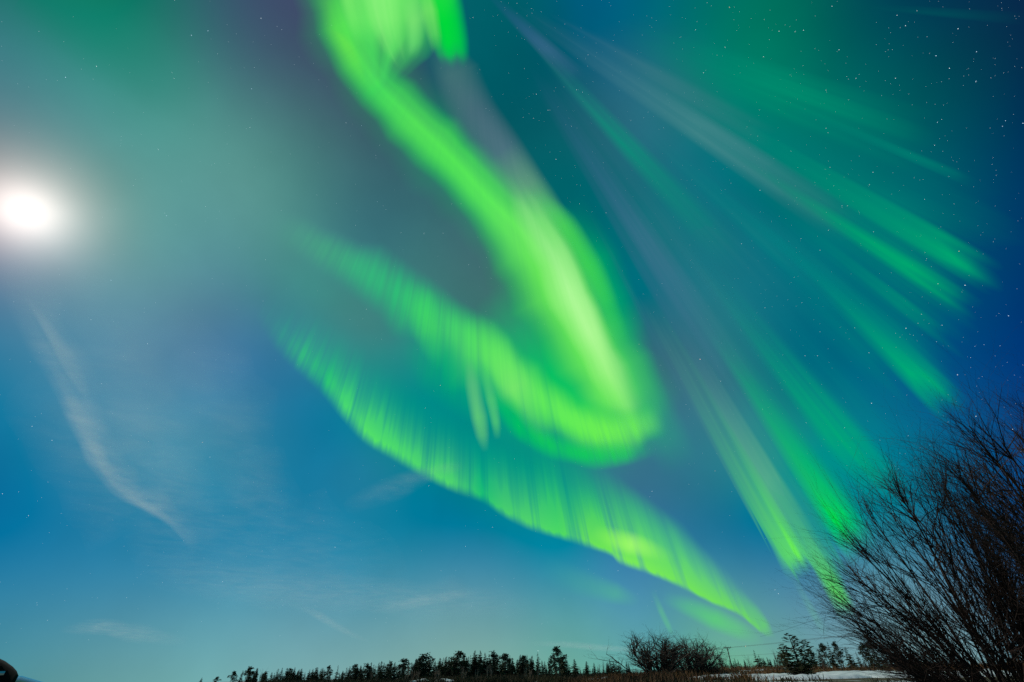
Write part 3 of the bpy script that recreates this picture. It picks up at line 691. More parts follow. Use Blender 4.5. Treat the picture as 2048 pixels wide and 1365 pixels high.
STAR_D = 3.0e6
STARS = [  # x, y, size, colour
 (1400,719,3,'r'),(1918,503,2.4,'o'),(1876,568,2.4,'w'),(1930,571,2.4,'w'),(1812,657,2.6,'w'),(1843,629,2,'w'),(1836,647,1.8,'w'),(1800,675,1.6,'w'),(1791,667,1.6,'w'),(1792,695,1.6,'w'),(1820,669,1.3,'w'),(1827,671,1.2,'w'),
 (1884,651,1.8,'w'),(2017,632,2.1,'b'),(1915,750,2.3,'w'),(1610,712,1.8,'w'),(1635,712,1.8,'w'),(1743,807,2.2,'w'),(1689,856,2.2,'w'),(1738,706,1.8,'w'),(1765,696,1.5,'w'),(1950,693,1.4,'b'),(1968,690,1.4,'b'),(2000,692,1.3,'b'),
 (1873,684,1.5,'b'),(1952,833,2.2,'w'),(1988,881,1.9,'o'),(2025,859,1.6,'w'),(1441,763,1.8,'w'),(1612,846,1.7,'w'),(1525,819,1.7,'w'),(1324,567,1.7,'w'),(1747,464,1.8,'w'),(1749,486,1.8,'w'),(1850,505,1.6,'w'),(1853,518,1.4,'w'),
 (1483,488,1.7,'w'),(1640,501,1.5,'w'),(1588,555,1.5,'w'),(1602,478,1.4,'w'),(1530,616,1.6,'w'),(1640,664,1.4,'w'),(1604,606,1.6,'w'),(1709,656,1.5,'w'),
 (1872,112,2.3,'b'),(1899,137,2,'w'),(1953,104,2,'b'),(1952,163,1.9,'b'),(1916,58,1.9,'w'),(1811,52,1.8,'w'),(1664,13,1.7,'w'),(1678,100,1.6,'w'),(1712,157,1.7,'w'),(1791,157,1.7,'w'),(1875,245,1.8,'b'),(2005,253,1.7,'b'),(2011,242,1.8,'b'),
 (2046,247,2.2,'b'),(1869,291,1.6,'w'),(1668,372,1.7,'w'),(1739,370,1.7,'w'),(1746,345,1.7,'w'),(1660,335,1.5,'w'),(1652,257,1.7,'w'),(1656,266,1.6,'w'),(1527,114,1.7,'w'),(1450,95,1.6,'w'),(1558,63,1.7,'w'),(1590,64,1.5,'w'),(1607,61,1.7,'w'),
 (1459,15,1.8,'o'),(1391,60,1.5,'w'),(1407,146,1.8,'w'),(1520,381,2,'w'),(1593,396,1.6,'w'),(1684,412,1.6,'w'),(1695,412,1.6,'w'),(1653,425,1.6,'w'),(1657,461,1.6,'w'),(1849,399,1.6,'w'),(1898,353,1.4,'b'),(1834,22,1.6,'w'),(1794,31,1.6,'w'),
 (887,20,1.8,'w'),(663,51,1.7,'w'),(946,35,1.4,'w'),(1034,7,1.4,'w'),(1063,18,1.3,'w'),(1112,319,2,'w'),(1073,189,1.7,'w'),(1096,221,1.6,'w'),(1143,253,1.4,'w'),(1153,180,1.8,'w'),(1165,185,1.6,'w'),(1176,110,1.7,'w'),(1100,221,1.2,'w'),
 (972,218,1.4,'w'),(1067,237,1.4,'w'),(692,246,1.4,'w'),(723,252,1.5,'b'),(916,299,1.6,'w'),(949,353,1.5,'w'),(904,408,1.3,'w'),(922,408,1.5,'w'),(755,404,1.4,'b'),(1159,408,1.6,'w'),(1212,426,1.6,'w'),
 (131,155,2,'b'),(193,133,1.8,'w'),(383,71,2,'b'),(416,62,2,'b'),(522,37,1.8,'w'),(503,178,1.8,'b'),(333,432,1.8,'b'),(500,255,1.4,'w'),(317,300,1.3,'w'),(411,413,1.3,'w'),
 (1304,983,1.9,'w'),(985,1055,1.6,'w'),(931,1093,1.6,'w'),(670,1095,1.9,'w'),(858,972,1.5,'w'),(1029,918,1.6,'w'),(898,895,1.6,'w'),(851,816,1.5,'w'),(1076,990,1.5,'w'),(1236,1142,1.5,'w'),(1372,810,1.5,'w'),(1430,942,1.5,'o'),
 (881,771,2,'r'),(942,744,1.7,'w'),(733,619,1.4,'w'),(848,467,1.5,'w'),(886,467,1.4,'w'),(937,530,1.4,'w'),(802,466,1.2,'w'),(1274,703,1.7,'o'),(1278,689,1.5,'o'),
 (64,853,1.6,'w'),(104,881,1.5,'w'),(405,885,1.6,'o'),(222,561,1.8,'b'),(295,688,1.5,'w'),(5,988,1.5,'w'),(445,1164,1.5,'w'),(1491,1293,2.2,'o'),(1076,1302,1.6,'w'),(1550,1180,1.5,'w'),(1557,1188,1.6,'w'),(182,640,1.3,'w'),(203,768,1.3,'w'),(420,915,1.3,'w'),(57,1032,1.3,'w'),
]
star_mesh = {}
for k, c, s in (('w', (0.80, 0.95, 1.0), 1.5), ('b', (0.55, 0.80, 1.0), 1.3), ('o', (1.0, 0.72, 0.42), 1.3), ('r', (1.0, 0.62, 0.55), 1.6)):
    me = ico(1); me.materials.append(emission("star_light_" + {'w': 'white', 'b': 'blue', 'o': 'orange', 'r': 'red'}[k], c, s)); star_mesh[k] = me
SPECIAL = {
 (1400,719): "reddish bright star alone right of the ribbon's lower end", (1918,503): "orange star at the tip of the uppermost green ray", (1876,568): "white star on the tapering green ray, left of a second white star",
 (1930,571): "white star in the dark just below the uppermost green ray", (1812,657): "brightest star of the small cluster on a green ray", (2017,632): "bluish star alone in the dark blue near the right edge",
 (1915,750): "white star above the taller leafless shrub", (1952,833): "white star seen through the top twigs of the taller shrub", (1988,881): "orange star seen among the twigs of the taller shrub",
 (1872,112): "brightest bluish star of the scattered group at the top right corner", (1112,319): "star in the dark gap right of the ribbon", (1520,381): "star on the fan's teal strand in the upper right",
 (131,155): "bluish star above the moon, left of its neighbour", (193,133): "star above the moon, right of its neighbour", (383,71): "left of two close stars at the top left", (416,62): "right of two close stars at the top left",
 (881,771): "reddish star between the fold and the lower curtain", (1491,1293): "orange star low over the power line right of the utility pole", (1076,1302): "star just above the top of a tall conifer", (670,1095): "star alone in the blue above the left treeline",
 (1304,983): "star just below the fold's curled end", (2046,247): "bluish star at the right edge of the sky", (1743,807): "white star on the dark stripe above the leafless shrubs", (1689,856): "white star on the wide teal ray",
}
first = True
def add_star(x, y, size, c, label, group):
    o = bpy.data.objects.new("star", star_mesh[c]); COL.objects.link(o)
    d = sky_dir(x, y)
    o.location = CAM + d * STAR_D
    o.scale = (STAR_D * size * 0.00023,) * 3
    tag(o, label, "star", group)
for (x, y, s, c) in STARS:
    sp = SPECIAL.get((x, y))
    if sp: add_star(x, y, s, c, sp, "brighter stars")
    else:
        nm = {'w': "small white star, one of many like it", 'b': "small bluish star, one of several like it", 'o': "small orange star, one of a few like it", 'r': "small red star"}[c]
        add_star(x, y, s, c, nm, {'w': "small white stars", 'b': "small bluish stars", 'o': "small orange stars", 'r': "brighter stars"}[c])
n = 0
while n < 110:
    x, y = random.uniform(0, 2048), random.uniform(0, 1240)
    dens = 0.25 + 0.75 * (x > 950 and y < 900)
    if random.random() > dens: continue
    if math.hypot(x - 50, y - 420) < 200: continue
    add_star(x, y, random.uniform(0.75, 1.15), 'w', "faint pinprick star, one of many like it", "faint stars"); n += 1
fb = MB(); fb_ico = ico(1)
fv = [Vector(v.co) for v in fb_ico.vertices]; ff = [tuple(p.vertices) for p in fb_ico.polygons]
n = 0
while n < 1700:
    x, y = random.uniform(0, 2048), random.uniform(0, 1300)
    dens = 0.3 + 0.7 * (x > 950 and y < 950)
    if random.random() > dens: continue
    c = CAM + sky_dir(x, y) * (STAR_D * 1.05); r = STAR_D * 1.05 * random.uniform(0.00014, 0.00030)
    i = len(fb.v)
    fb.v.extend([tuple(c + v * r) for v in fv]); fb.f.extend([tuple(q + i for q in f) for f in ff]); fb.mi.extend([0] * len(ff)); n += 1
fs = fb.build("star_dust", emission("faint_star_light", (0.72, 0.92, 1.0), 0.9))
tag(fs, "countless faintest stars scattered over the whole sky", "stars", kind="stuff")


# ------------------------------------------------------------------ ground
def gz(x, y):
    d = math.hypot(x, y)
    k = min(1.0, max(0.0, (d - 15) / 40))
    sh = min(1.0, max(0.0, (math.degrees(math.atan2(x, y)) - 6) / 8)) * (y > 0) * min(1.0, max(0.0, (d - 24) / 24)) * 0.62
    return sh + k * (0.28 * noise.noise(Vector((x * 0.05, y * 0.05, 1.3))) + 0.22 * noise.noise(Vector((x * 0.017, y * 0.017, 4.0))))


def ground_point(px, D, base_y=1345):
    """a point on the ground D metres off in the compass direction of a photo column"""
    d = sky_dir(px, base_y); h = Vector((d.x, d.y, 0)).normalized() * D
    return Vector((h.x, h.y, gz(h.x, h.y)))


def at_top(px, py, D):
    """foot and height of an upright thing D metres off whose top shows at a photo pixel"""
    d = sky_dir(px, py); hl = math.hypot(d.x, d.y)
    x, y = d.x / hl * D, d.y / hl * D
    z = gz(x, y)
    return Vector((x, y, z)), EYE + D * d.z / hl - z


def ground_material():
    m = bpy.data.materials.new("snowy_ground"); m.use_nodes = True
    t = m.node_tree; n, l = t.nodes, t.links; p = n["Principled BSDF"]
    p.inputs["Roughness"].default_value = 0.9
    tcn = n.new("ShaderNodeTexCoord")
    nz = n.new("ShaderNodeTexNoise"); nz.inputs["Scale"].default_value = 0.075; nz.inputs["Detail"].default_value = 8; nz.inputs["Roughness"].default_value = 0.62
    l.new(tcn.outputs["Object"], nz.inputs["Vector"])
    cr = n.new("ShaderNodeValToRGB"); cr.color_ramp.elements[0].position = 0.52; cr.color_ramp.elements[1].position = 0.57
    cr.color_ramp.elements[0].color = (0, 0, 0, 1); cr.color_ramp.elements[1].color = (1, 1, 1, 1)
    l.new(nz.outputs["Fac"], cr.inputs["Fac"])
    n2 = n.new("ShaderNodeTexNoise"); n2.inputs["Scale"].default_value = 2.5; n2.inputs["Detail"].default_value = 6
    l.new(tcn.outputs["Object"], n2.inputs["Vector"])
    c2 = n.new("ShaderNodeValToRGB"); c2.color_ramp.elements[0].position = 0.3; c2.color_ramp.elements[1].position = 0.7
    c2.color_ramp.elements[0].color = (0.035, 0.024, 0.010, 1); c2.color_ramp.elements[1].color = (0.13, 0.085, 0.035, 1)
    l.new(n2.outputs["Fac"], c2.inputs["Fac"])
    mx = n.new("ShaderNodeMix"); mx.data_type = 'RGBA'
    l.new(cr.outputs["Color"], mx.inputs["Factor"])
    l.new(c2.outputs["Color"], mx.inputs["A"]); mx.inputs["B"].default_value = (0.62, 0.66, 0.68, 1)
    l.new(mx.outputs["Result"], p.inputs["Base Color"])
    bp = n.new("ShaderNodeBump"); bp.inputs["Strength"].default_value = 0.5; bp.inputs["Distance"].default_value = 0.15
    l.new(n2.outputs["Fac"], bp.inputs["Height"]); l.new(bp.outputs["Normal"], p.inputs["Normal"])
    return m


mb = MB()
rads = [0.0] + [1.2 * 1.085 ** i for i in range(105)]
na = 120
mb.v.append((0, 0, 0))
for r in rads[1:]:
    for k in range(na):
        a = 2 * math.pi * k / na
        x, y = r * math.cos(a), r * math.sin(a)
        mb.v.append((x, y, gz(x, y) if r < 400 else 0.0))
for k in range(na):
    mb.f.append((0, 1 + k, 1 + (k + 1) % na)); mb.mi.append(0)
for i in range(len(rads) - 2):
    for k in range(na):
        a, b = 1 + i * na, 1 + (i + 1) * na
        mb.f.append((a + k, b + k, b + (k + 1) % na, a + (k + 1) % na)); mb.mi.append(0)
g = mb.build("ground", ground_material(), smooth=True)
tag(g, "snow-patched brown ground", kind="structure")

M_snow = principled("old_snow", (0.58, 0.62, 0.64), 0.85, color2=(0.74, 0.77, 0.78), scale=1.6, bump=0.4)
G_SN = "old snow banks on the open ground"


def snow_bank(px, D, w, dep, h, label):
    c = ground_point(px, D)
    az = math.atan2(c.x, c.y)
    b = MB(); nx, ny = 46, 18
    sd = random.uniform(0, 50)
    for j in range(ny + 1):
        for i in range(nx + 1):
            u, v = i / nx * 2 - 1, j / ny * 2 - 1
            e = 1 + 0.28 * noise.noise(Vector((math.atan2(v, u) * 1.3 + sd, 2.0, sd)))
            q = max(0.0, 1 - (u * u + v * v) * e * 1.05)
            z = q ** 0.55 * h * (0.75 + 0.5 * noise.noise(Vector((u * w * 0.22 + sd, v * dep * 0.22, 0))) + 0.22 * noise.noise(Vector((u * w * 0.8 + sd, v * dep * 0.8, 3)))) - (0.12 if q == 0 else 0.02)
            b.v.append((u * w / 2, v * dep / 2, z))
    for j in range(ny):
        for i in range(nx):
            a = j * (nx + 1) + i
            b.f.append((a, a + 1, a + nx + 2, a + nx + 1)); b.mi.append(0)
    o = b.build("snow_bank", M_snow, smooth=True, loc=c); o.rotation_euler = (0, 0, -az)
    tag(o, label, "snow bank", G_SN)


snow_bank(1222, 95, 9, 8, 0.55, "rounded snow mound left of the bare rounded bush")
snow_bank(1490, 62, 15, 7, 0.34, "long low snow bank in front of the utility pole")
snow_bank(1560, 72, 16, 8, 0.62, "highest snow bank left of the young spruce")
snow_bank(1600, 52, 9, 5, 0.30, "snow bank at the foot of the young spruce")
snow_bank(1385, 80, 8, 6, 0.3, "small snow patch at the right foot of the bare rounded bush")
snow_bank(1725, 50, 12, 6, 0.3, "snow bank between the young spruce and the leafless shrubs")
snow_bank(1880, 45, 10, 5, 0.35, "snow bank seen behind the stems of the leafless shrub")
snow_bank(1440, 52, 6, 3, 0.32, "small snow bank nearest the lower edge, under the utility pole")
snow_bank(1525, 46, 5, 3, 0.36, "small lumpy snow bank nearest the lower edge, left of the young spruce")
snow_bank(1640, 44, 6, 3, 0.34, "small snow bank nearest the lower edge, right of the young spruce")
snow_bank(1790, 58, 9, 4, 0.5, "snow bank in front of the scrub left of the leafless shrub")
snow_bank(838, 128, 7, 5, 0.9, "snow patch among the saplings under the wide-topped pines")
snow_bank(893, 128, 6, 5, 0.9, "snow patch right of the pale saplings in the conifer stand")
snow_bank(655, 150, 12, 6, 0.6, "snow strip at the foot of the left end of the treeline")
snow_bank(705, 150, 8, 5, 0.6, "short snow strip where the conifer stand begins")


# ------------------------------------------------------------------ trees
def needle_spray(b, o, d, length, wid, rnd, mi=0, cnt=5):
    """a drooping bough made of ragged needle clumps"""
    d = d.normalized()
    side = d.cross(Vector((0, 0, 1)))
    side = side.normalized() if side.length > 1e-4 else Vector((1, 0, 0))
    for k in range(cnt):
        f0 = (k + rnd.uniform(0, .6)) / cnt
        p = o + d * (length * f0)
        w = wid * (1 - 0.5 * f0) * rnd.uniform(0.8, 1.6)
        for sgn in (-1, 1):
            tip = p + side * (sgn * w) + d * (w * rnd.uniform(0.3, 0.9)) + Vector((0, 0, rnd.uniform(-0.5, 0.25) * w))
            q = p + d * (w * rnd.uniform(0.5, 0.9)) + Vector((0, 0, rnd.uniform(-0.35, 0.15) * w))
            b.face((p - Vector((0, 0, w * 0.12)), tip, q), mi)
        b.face((p, p + d * (w * 1.1) + Vector((0, 0, w * 0.35)), p + d * w * 1.0 - Vector((0, 0, w * rnd.uniform(.2, .5)))), mi)


def make_spruce(seed, width=0.17, levels=22, lower=0.08, cnt=5, boughs=(7, 10), ragged=0.35):
    """unit-height spruce: trunk and crown meshes"""
    rnd = random.Random(seed)
    t = MB(); t.tube([(0, 0, -0.03), (0.004, 0, 0.4), (0, 0.003, 0.98)], [0.016, 0.011, 0.002], 6)
    b = MB()
    for i in range(levels):
        z = lower + (0.985 - lower) * (i / (levels - 1)) ** 0.92
        r = width * ((1 - z) ** 0.85 + 0.035) * (1 + ragged * rnd.uniform(-1, 1))
        for k in range(rnd.randint(*boughs)):
            if rnd.random() < 0.1: continue
            a = rnd.uniform(0, 2 * math.pi)
            d = Vector((math.cos(a), math.sin(a), rnd.uniform(-0.45, 0.25) + 0.5 * max(0, z - 0.85) / 0.15))
            L_ = r * rnd.uniform(0.55, 1.2)
            needle_spray(b, Vector((0, 0, z + rnd.uniform(-.012, .012))), d, L_, 0.009 + 0.024 * (1 - z) + 0.15 * L_, rnd, cnt=cnt)
    b.face(((-0.008, 0, 0.95), (0.008, 0, 0.95), (0, 0, 1.0)))
    b.face(((0, -0.008, 0.95), (0, 0.008, 0.95), (0, 0, 1.0)))
    return t.mesh("trunk", True), b.mesh("crown")


def make_pine(seed, width=0.3, crown_from=0.45, clumps=26, lean=0.04):
    """unit-height pine: crooked trunk, limbs, and irregular tufts of needles"""
    rnd = random.Random(seed)
    cx = [0, rnd.uniform(-1, 1) * lean, rnd.uniform(-1, 1) * lean, rnd.uniform(-1, 1) * lean * 1.5]
    cy = [0, rnd.uniform(-1, 1) * lean, rnd.uniform(-1, 1) * lean, rnd.uniform(-1, 1) * lean]
    def tr(z):
        q = z * 3; i = min(2, int(q)); f = q - i
        return Vector((cx[i] * (1 - f) + cx[i + 1] * f, cy[i] * (1 - f) + cy[i + 1] * f, z))
    t = MB(); t.tube([tr(z) - Vector((0, 0, 0.03 if z == 0 else 0)) for z in (0, .25, .5, .75, .95)], [0.02, 0.016, 0.013, 0.009, 0.003], 6)
    b = MB()
    for i in range(clumps):
        z = crown_from + (0.97 - crown_from) * rnd.random() ** 0.8
        rr = width * math.sin(math.pi * min(1, (z - crown_from) / (1 - crown_from) * 0.75 + 0.25)) * rnd.uniform(0.3, 1.1)
        a = rnd.uniform(0, 2 * math.pi)
        o = tr(z * 0.97)
        c = o + Vector((math.cos(a) * rr, math.sin(a) * rr, rnd.uniform(0.0, 0.06)))
        t.tube([o, (o + c) / 2 + Vector((0, 0, -0.01)), c], [0.006, 0.004, 0.002], 3)
        R_ = rnd.uniform(0.035, 0.075)
        for q in range(34):
            v = Vector((rnd.gauss(0, 1), rnd.gauss(0, 1), rnd.gauss(0, 0.6)))
            p = c + v * (R_ * 0.55)
            d = (v + Vector((0, 0, 0.4))).normalized()
            s = Vector((rnd.gauss(0, 1), rnd.gauss(0, 1), rnd.gauss(0, 1))).cross(d).normalized() * R_ * 0.36
            b.face((p - s, p + s, p + d * R_ * rnd.uniform(.4, .8)))
    return t.mesh("trunk", True), b.mesh("crown")


def branchlets(b, p, d, length, rad, rnd, depth, spread=0.6, upward=0.2, nchild=(2, 4), seg=3, sides=3, wob=0.25):
    pts, rads = [Vector(p)], [rad]
    dd = Vector(d).normalized()
    for i in range(seg):
        dd = (dd + Vector((rnd.gauss(0, wob), rnd.gauss(0, wob), rnd.gauss(0, wob) + upward)) * 0.5).normalized()
        pts.append(pts[-1] + dd * (length / seg)); rads.append(rad * (1 - 0.55 * (i + 1) / seg))
    b.tube(pts, rads, sides)
    if depth <= 0: return
    for k in range(rnd.randint(*nchild)):
        i = rnd.randint(1, seg)
        v = Vector((rnd.gauss(0, 1), rnd.gauss(0, 1), rnd.gauss(0, 0.7)))
        nd = (pts[i] - pts[i - 1]).normalized() + v * spread
        branchlets(b, pts[i], nd, length * rnd.uniform(0.45, 0.75), rads[i] * 0.7, rnd, depth - 1, spread, upward, nchild, max(2, seg - 1), sides, wob)


def make_bare(seed, stems=4, depth=3, spread=0.5, up_=0.5, thin=0.006, height=0.55, tilt=0.35, nchild=(2, 4)):
    rnd = random.Random(seed)
    t, b = MB(), MB()
    for k in range(stems):
        a = rnd.uniform(0, 2 * math.pi); q = rnd.uniform(0, tilt)
        d = Vector((math.cos(a) * q, math.sin(a) * q, 1))
        p = Vector((math.cos(a), math.sin(a), 0)) * rnd.uniform(0, 0.02)
        h = height * rnd.uniform(0.75, 1.0)
        pts, rads = [p - Vector((0, 0, 0.03))], [thin * 1.6]
        dd = d.normalized()
        for i in range(5):
            dd = (dd + Vector((rnd.gauss(0, .1), rnd.gauss(0, .1), .12))).normalized()
            pts.append(pts[-1] + dd * h / 5); rads.append(thin * 1.6 * (1 - .15 * (i + 1)))
        t.tube(pts, rads, 4)
        for j in range(7):
            i = rnd.randint(2, 5)
            v = Vector((rnd.gauss(0, 1), rnd.gauss(0, 1), rnd.gauss(0.2, .5)))
            branchlets(b, pts[i], dd + v * spread, h * rnd.uniform(.3, .6), thin * 0.7, rnd, depth, spread, 0.12, nchild)
        branchlets(b, pts[-1], dd, h * .6, thin * 0.7, rnd, depth, spread, 0.15, nchild)
    # normalise to unit height
    top = max(v[2] for v in b.v)
    for m in (t, b): m.v = [(v[0] / top, v[1] / top, v[2] / top) for v in m.v]
    return t.mesh("trunk", True), b.mesh("crown")


PROTO = {}
for i in range(5): PROTO[('spruce', i)] = (*make_spruce(100 + i, width=0.15 + 0.02 * i), "spruce_tree", "spruce", M_bark, M_needle)
for i in range(5): PROTO[('pine', i)] = (*make_pine(200 + i, width=0.22 + 0.03 * i, crown_from=0.15 + 0.08 * (i % 3), clumps=44), "pine_tree", "pine", M_bark, M_needle)
for i in range(3): PROTO[('bushy', i)] = (*make_spruce(300 + i, width=0.27, levels=16, lower=0.05, cnt=5, boughs=(7, 10), ragged=0.5), "bushy_conifer", "conifer", M_bark, M_needle_warm)
for i in range(3): PROTO[('bare', i)] = (*make_bare(400 + i, stems=2, depth=2, spread=0.35, tilt=0.18, thin=0.009, nchild=(2, 3)), "bare_tree", "tree", M_twig, M_twig)
for i in range(3): PROTO[('birch', i)] = (*make_bare(500 + i, stems=3, depth=1, spread=0.28, tilt=0.15, thin=0.011, nchild=(1, 3)), "birch_sapling", "sapling", M_birch, M_birch)


def plant(kind, foot, h, label, group, w=1.0, rz=None, tilt=0.0):
    vs = [k for k in PROTO if k[0] == kind]
    k = random.choice(vs)
    tm, cm, nm, cat, m1, m2 = PROTO[k]
    if not tm.materials: tm.materials.append(m1); cm.materials.append(m2)
    r = empty(nm, foot, random.uniform(0, 6.28) if rz is None else rz)
    r.rotation_euler = (tilt * random.uniform(-1, 1), tilt * random.uniform(-1, 1), r.rotation_euler[2])
    r.scale = (h * w, h * w, h)
    for n_, me in (("trunk", tm), ("crown", cm)):
        o = bpy.data.objects.new(n_, me); COL.objects.link(o); o.parent = r
    tag(r, label, cat, group)
    return r


GEN = {'spruce': ("slim dark spruce standing among others in the distant conifer stand", "slim spruces in the distant stand"),
       'pine': ("ragged dark pine standing among others in the distant conifer stand", "ragged pines in the distant stand"),
       'bushy': ("bushy dark conifer standing among others in the distant stand", "bushy conifers in the distant stand"),
       'bare': ("thin bare tree on the open ground right of the conifer stand", "thin bare trees beyond the open ground"),
       'birch': ("pale bare sapling in front of the dark conifer stand", "pale saplings before the conifers")}
TREES = [  # column, row of the top, kind, width, distance, own label
 (402,1362,'spruce',1,185,"leftmost tip of a conifer barely showing at the frame's lower edge"),(435,1354,'pine',1.3,180,"small flat-topped pine standing alone at the left end of the treeline"),(470,1343,'pine',1,172,None),(486,1341,'spruce',1,172,None),(503,1333,'pine',1.15,170,None),(515,1337,'spruce',1,170,None),(527,1335,'bare',1,168,"bare tree with a blurred top between the first pines at the left"),
 (531,1344,'pine',1,166,None),(549,1346,'bushy',1,165,None),(566,1336,'spruce',1,165,None),(577,1338,'spruce',.9,165,None),(582,1336,'pine',.8,164,None),(591,1335,'spruce',1.1,164,None),(597,1340,'spruce',1,164,None),(611,1344,'bushy',1,163,None),(618,1345,'spruce',1,163,None),(624,1346,'spruce',1,163,None),
 (634,1344,'bushy',1.3,162,"low rounded conifer near the left snow strip"),(641,1336,'bare',.7,162,"thin bare tree poking up near the left snow strip"),(659,1333,'pine',.75,162,"sparse thin pine with gaps in its crown near the left snow strip"),(677,1331,'bushy',.8,160,"tall dense conifer standing apart above the left snow strip"),(688,1343,'spruce',1,160,None),(697,1345,'bushy',1,160,None),
 (703,1337,'spruce',1.1,156,None),(713,1328,'pine',1,156,None),(722,1331,'spruce',1,154,None),(730,1327,'bushy',.8,154,None),(737,1328,'pine',.9,154,None),(744,1325,'spruce',1,152,None),(752,1331,'bushy',.9,152,None),(763,1323,'spruce',1.3,150,None),(769,1326,'spruce',1,150,None),(779,1324,'pine',.8,150,None),(790,1326,'spruce',1,150,None),
 (800,1327,'bushy',.9,148,None),(810,1317,'pine',1.3,148,"wide-crowned pine, first from the left to rise above the stand"),(824,1325,'spruce',1,148,None),(833,1324,'spruce',1,148,None),(841,1316,'pine',.85,146,None),(848,1324,'bushy',.8,146,None),(856,1308,'pine',1.35,146,"broad-topped leaning pine in the middle of the stand"),(871,1322,'spruce',1,146,None),(886,1316,'bushy',.9,145,None),(899,1314,'spruce',1.2,145,None),
 (908,1322,'spruce',1,145,None),(920,1305,'pine',1.35,144,"broad-topped pine with an open crown, second of the two broadest"),(934,1315,'spruce',.9,144,None),(942,1311,'bushy',.8,144,None),(951,1302,'spruce',1.2,144,None),(961,1302,'spruce',1,144,None),(970,1306,'spruce',1,143,None),(976,1316,'spruce',.9,143,None),(989,1304,'pine',.8,143,None),(994,1307,'spruce',1,143,None),
 (1003,1314,'bushy',.8,142,None),(1011,1307,'pine',.95,142,"bushy leaning pine just left of the dip in the stand"),(1025,1321,'spruce',1.2,142,"short spruce in the dip of the conifer stand"),(1033,1322,'bushy',.8,142,None),(1041,1310,'spruce',1.2,141,None),(1047,1311,'pine',.7,141,None),(1055,1310,'bushy',.7,141,None),(1064,1312,'spruce',1,141,None),(1075,1305,'bushy',.75,140,"tall conifer just left of the gap before the tallest one"),
 (1099,1318,'pine',.8,132,"narrow pine leaning on the left side of the tallest conifer"),(1108,1304,'bushy',.65,131,None),(1116,1296,'pine',1.0,130,"tallest conifer of the stand, at its right end"),(1124,1304,'bushy',.7,130,None),(1131,1312,'spruce',1.2,131,None),(1093,1330,'spruce',1,132,None),
 (1148,1337,'spruce',1.6,300,"small far spruce right of the distant utility pole"),(1153,1341,'bushy',1,300,None),(1142,1346,'bushy',1.2,300,None),
 (1160,1336,'bushy',1,200,None),(1167,1338,'spruce',1.2,200,None),(1173,1334,'bare',1,150,None),(1185,1337,'spruce',1.2,200,None),(1195,1334,'bushy',1,190,None),(1207,1337,'spruce',1.2,180,None),(1224,1332,'bare',1,130,None),(1238,1334,'bushy',.9,170,None),(1258,1334,'spruce',1.2,170,None),(1195,1322,'bare',.8,120,None),
 (1180,1333,'bare',1,160,None),(1203,1313,'bare',.7,120,"tallest bare sapling between the distant pole and the bare bush"),(1213,1324,'bare',.7,120,None),(1190,1330,'bare',1,130,None),(1217,1336,'bushy',.8,140,None),(1232,1337,'spruce',1,170,"single small spruce just left of the bare rounded bush"),(1246,1332,'bare',1,150,None),(1252,1330,'bare',.9,140,None),
 (1436,1304,'spruce',.8,140,"narrow spruce just left of the near utility pole"),(1441,1300,'bare',.8,140,None),(1449,1324,'spruce',1,200,None),(1466,1322,'spruce',1,190,"small spruce just right of the near utility pole"),(1475,1319,'spruce',.8,190,None),(1481,1327,'spruce',1.2,190,None),(1487,1319,'spruce',1,190,None),(1494,1326,'bushy',1,190,None),
 (1508,1301,'bushy',.9,110,"dark upright conifer between the utility pole and the young spruce"),(1526,1316,'spruce',.9,150,None),(1533,1315,'spruce',1.1,150,None),(1545,1293,'bare',.7,110,"pale-tipped bare tree left of the young spruce, taller one"),(1554,1294,'bare',.7,110,None),(1547,1318,'spruce',1,140,None),(1553,1322,'bushy',1,140,None),(1564,1300,'spruce',.9,120,None),
 (1637,1300,'spruce',1.2,110,None),(1642,1287,'pine',.6,95,None),(1653,1284,'bushy',.55,92,"dense tapered conifer right of the young spruce"),(1669,1286,'pine',.6,92,None),(1688,1297,'bushy',.8,95,None),(1710,1304,'bushy',.8,90,None),(1721,1286,'pine',.7,80,"sparse crooked pine left of the leafless shrub"),(1729,1266,'pine',.5,75,"tall thin pine partly behind the leafless shrub's lowest twigs"),
 (1625,1312,'bushy',1.2,62,None),(1640,1318,'bare',1.3,58,None),(1662,1316,'bushy',1.3,60,None),(1680,1322,'bare',1.2,56,None),(1700,1318,'bushy',1.2,60,None),(1738,1310,'bushy',1.1,66,None),(1748,1304,'spruce',1.1,78,None),(1520,1322,'bushy',1.2,90,None),(1558,1318,'bushy',1.1,90,None),(1500,1328,'bare',1.2,80,None),(1460,1330,'bushy',1.4,110,None),(1575,1312,'bare',.9,70,None),
 (1760,1291,'bushy',.9,80,None),(1772,1287,'bushy',.8,80,None),(1790,1300,'spruce',1.2,80,None),(1815,1296,'bushy',1,80,None),(1840,1300,'spruce',1.2,80,None),(1870,1298,'bushy',1,80,None),
]
GEN_R = {'spruce': ("slim dark spruce on the open ground right of the bare bush", "spruces on the open ground"), 'bare': ("thin bare tree in the scrub near the young conifer", "thin bare trees near the young conifer"), 'pine': ("ragged pine near the leafless shrubs", "pines near the leafless shrubs"), 'bushy': ("bushy dark conifer on the open ground right of the conifer stand", "bushy conifers on the open ground")}
for (px, py, kind, w, D, lab) in TREES:
    foot, h = at_top(px, py, D * random.uniform(0.97, 1.03))
    gl, gg = (GEN_R[kind] if px > (1440 if kind == 'bare' else 1138) and kind in GEN_R else GEN[kind])
    wide = {'spruce': 1.5, 'pine': 1.25, 'bushy': 1.1}.get(kind, 1.0)
    if h < 2.2: h = 2.2
    plant(kind, foot, h, lab or gl, gg, w=w * wide, tilt=0.03)
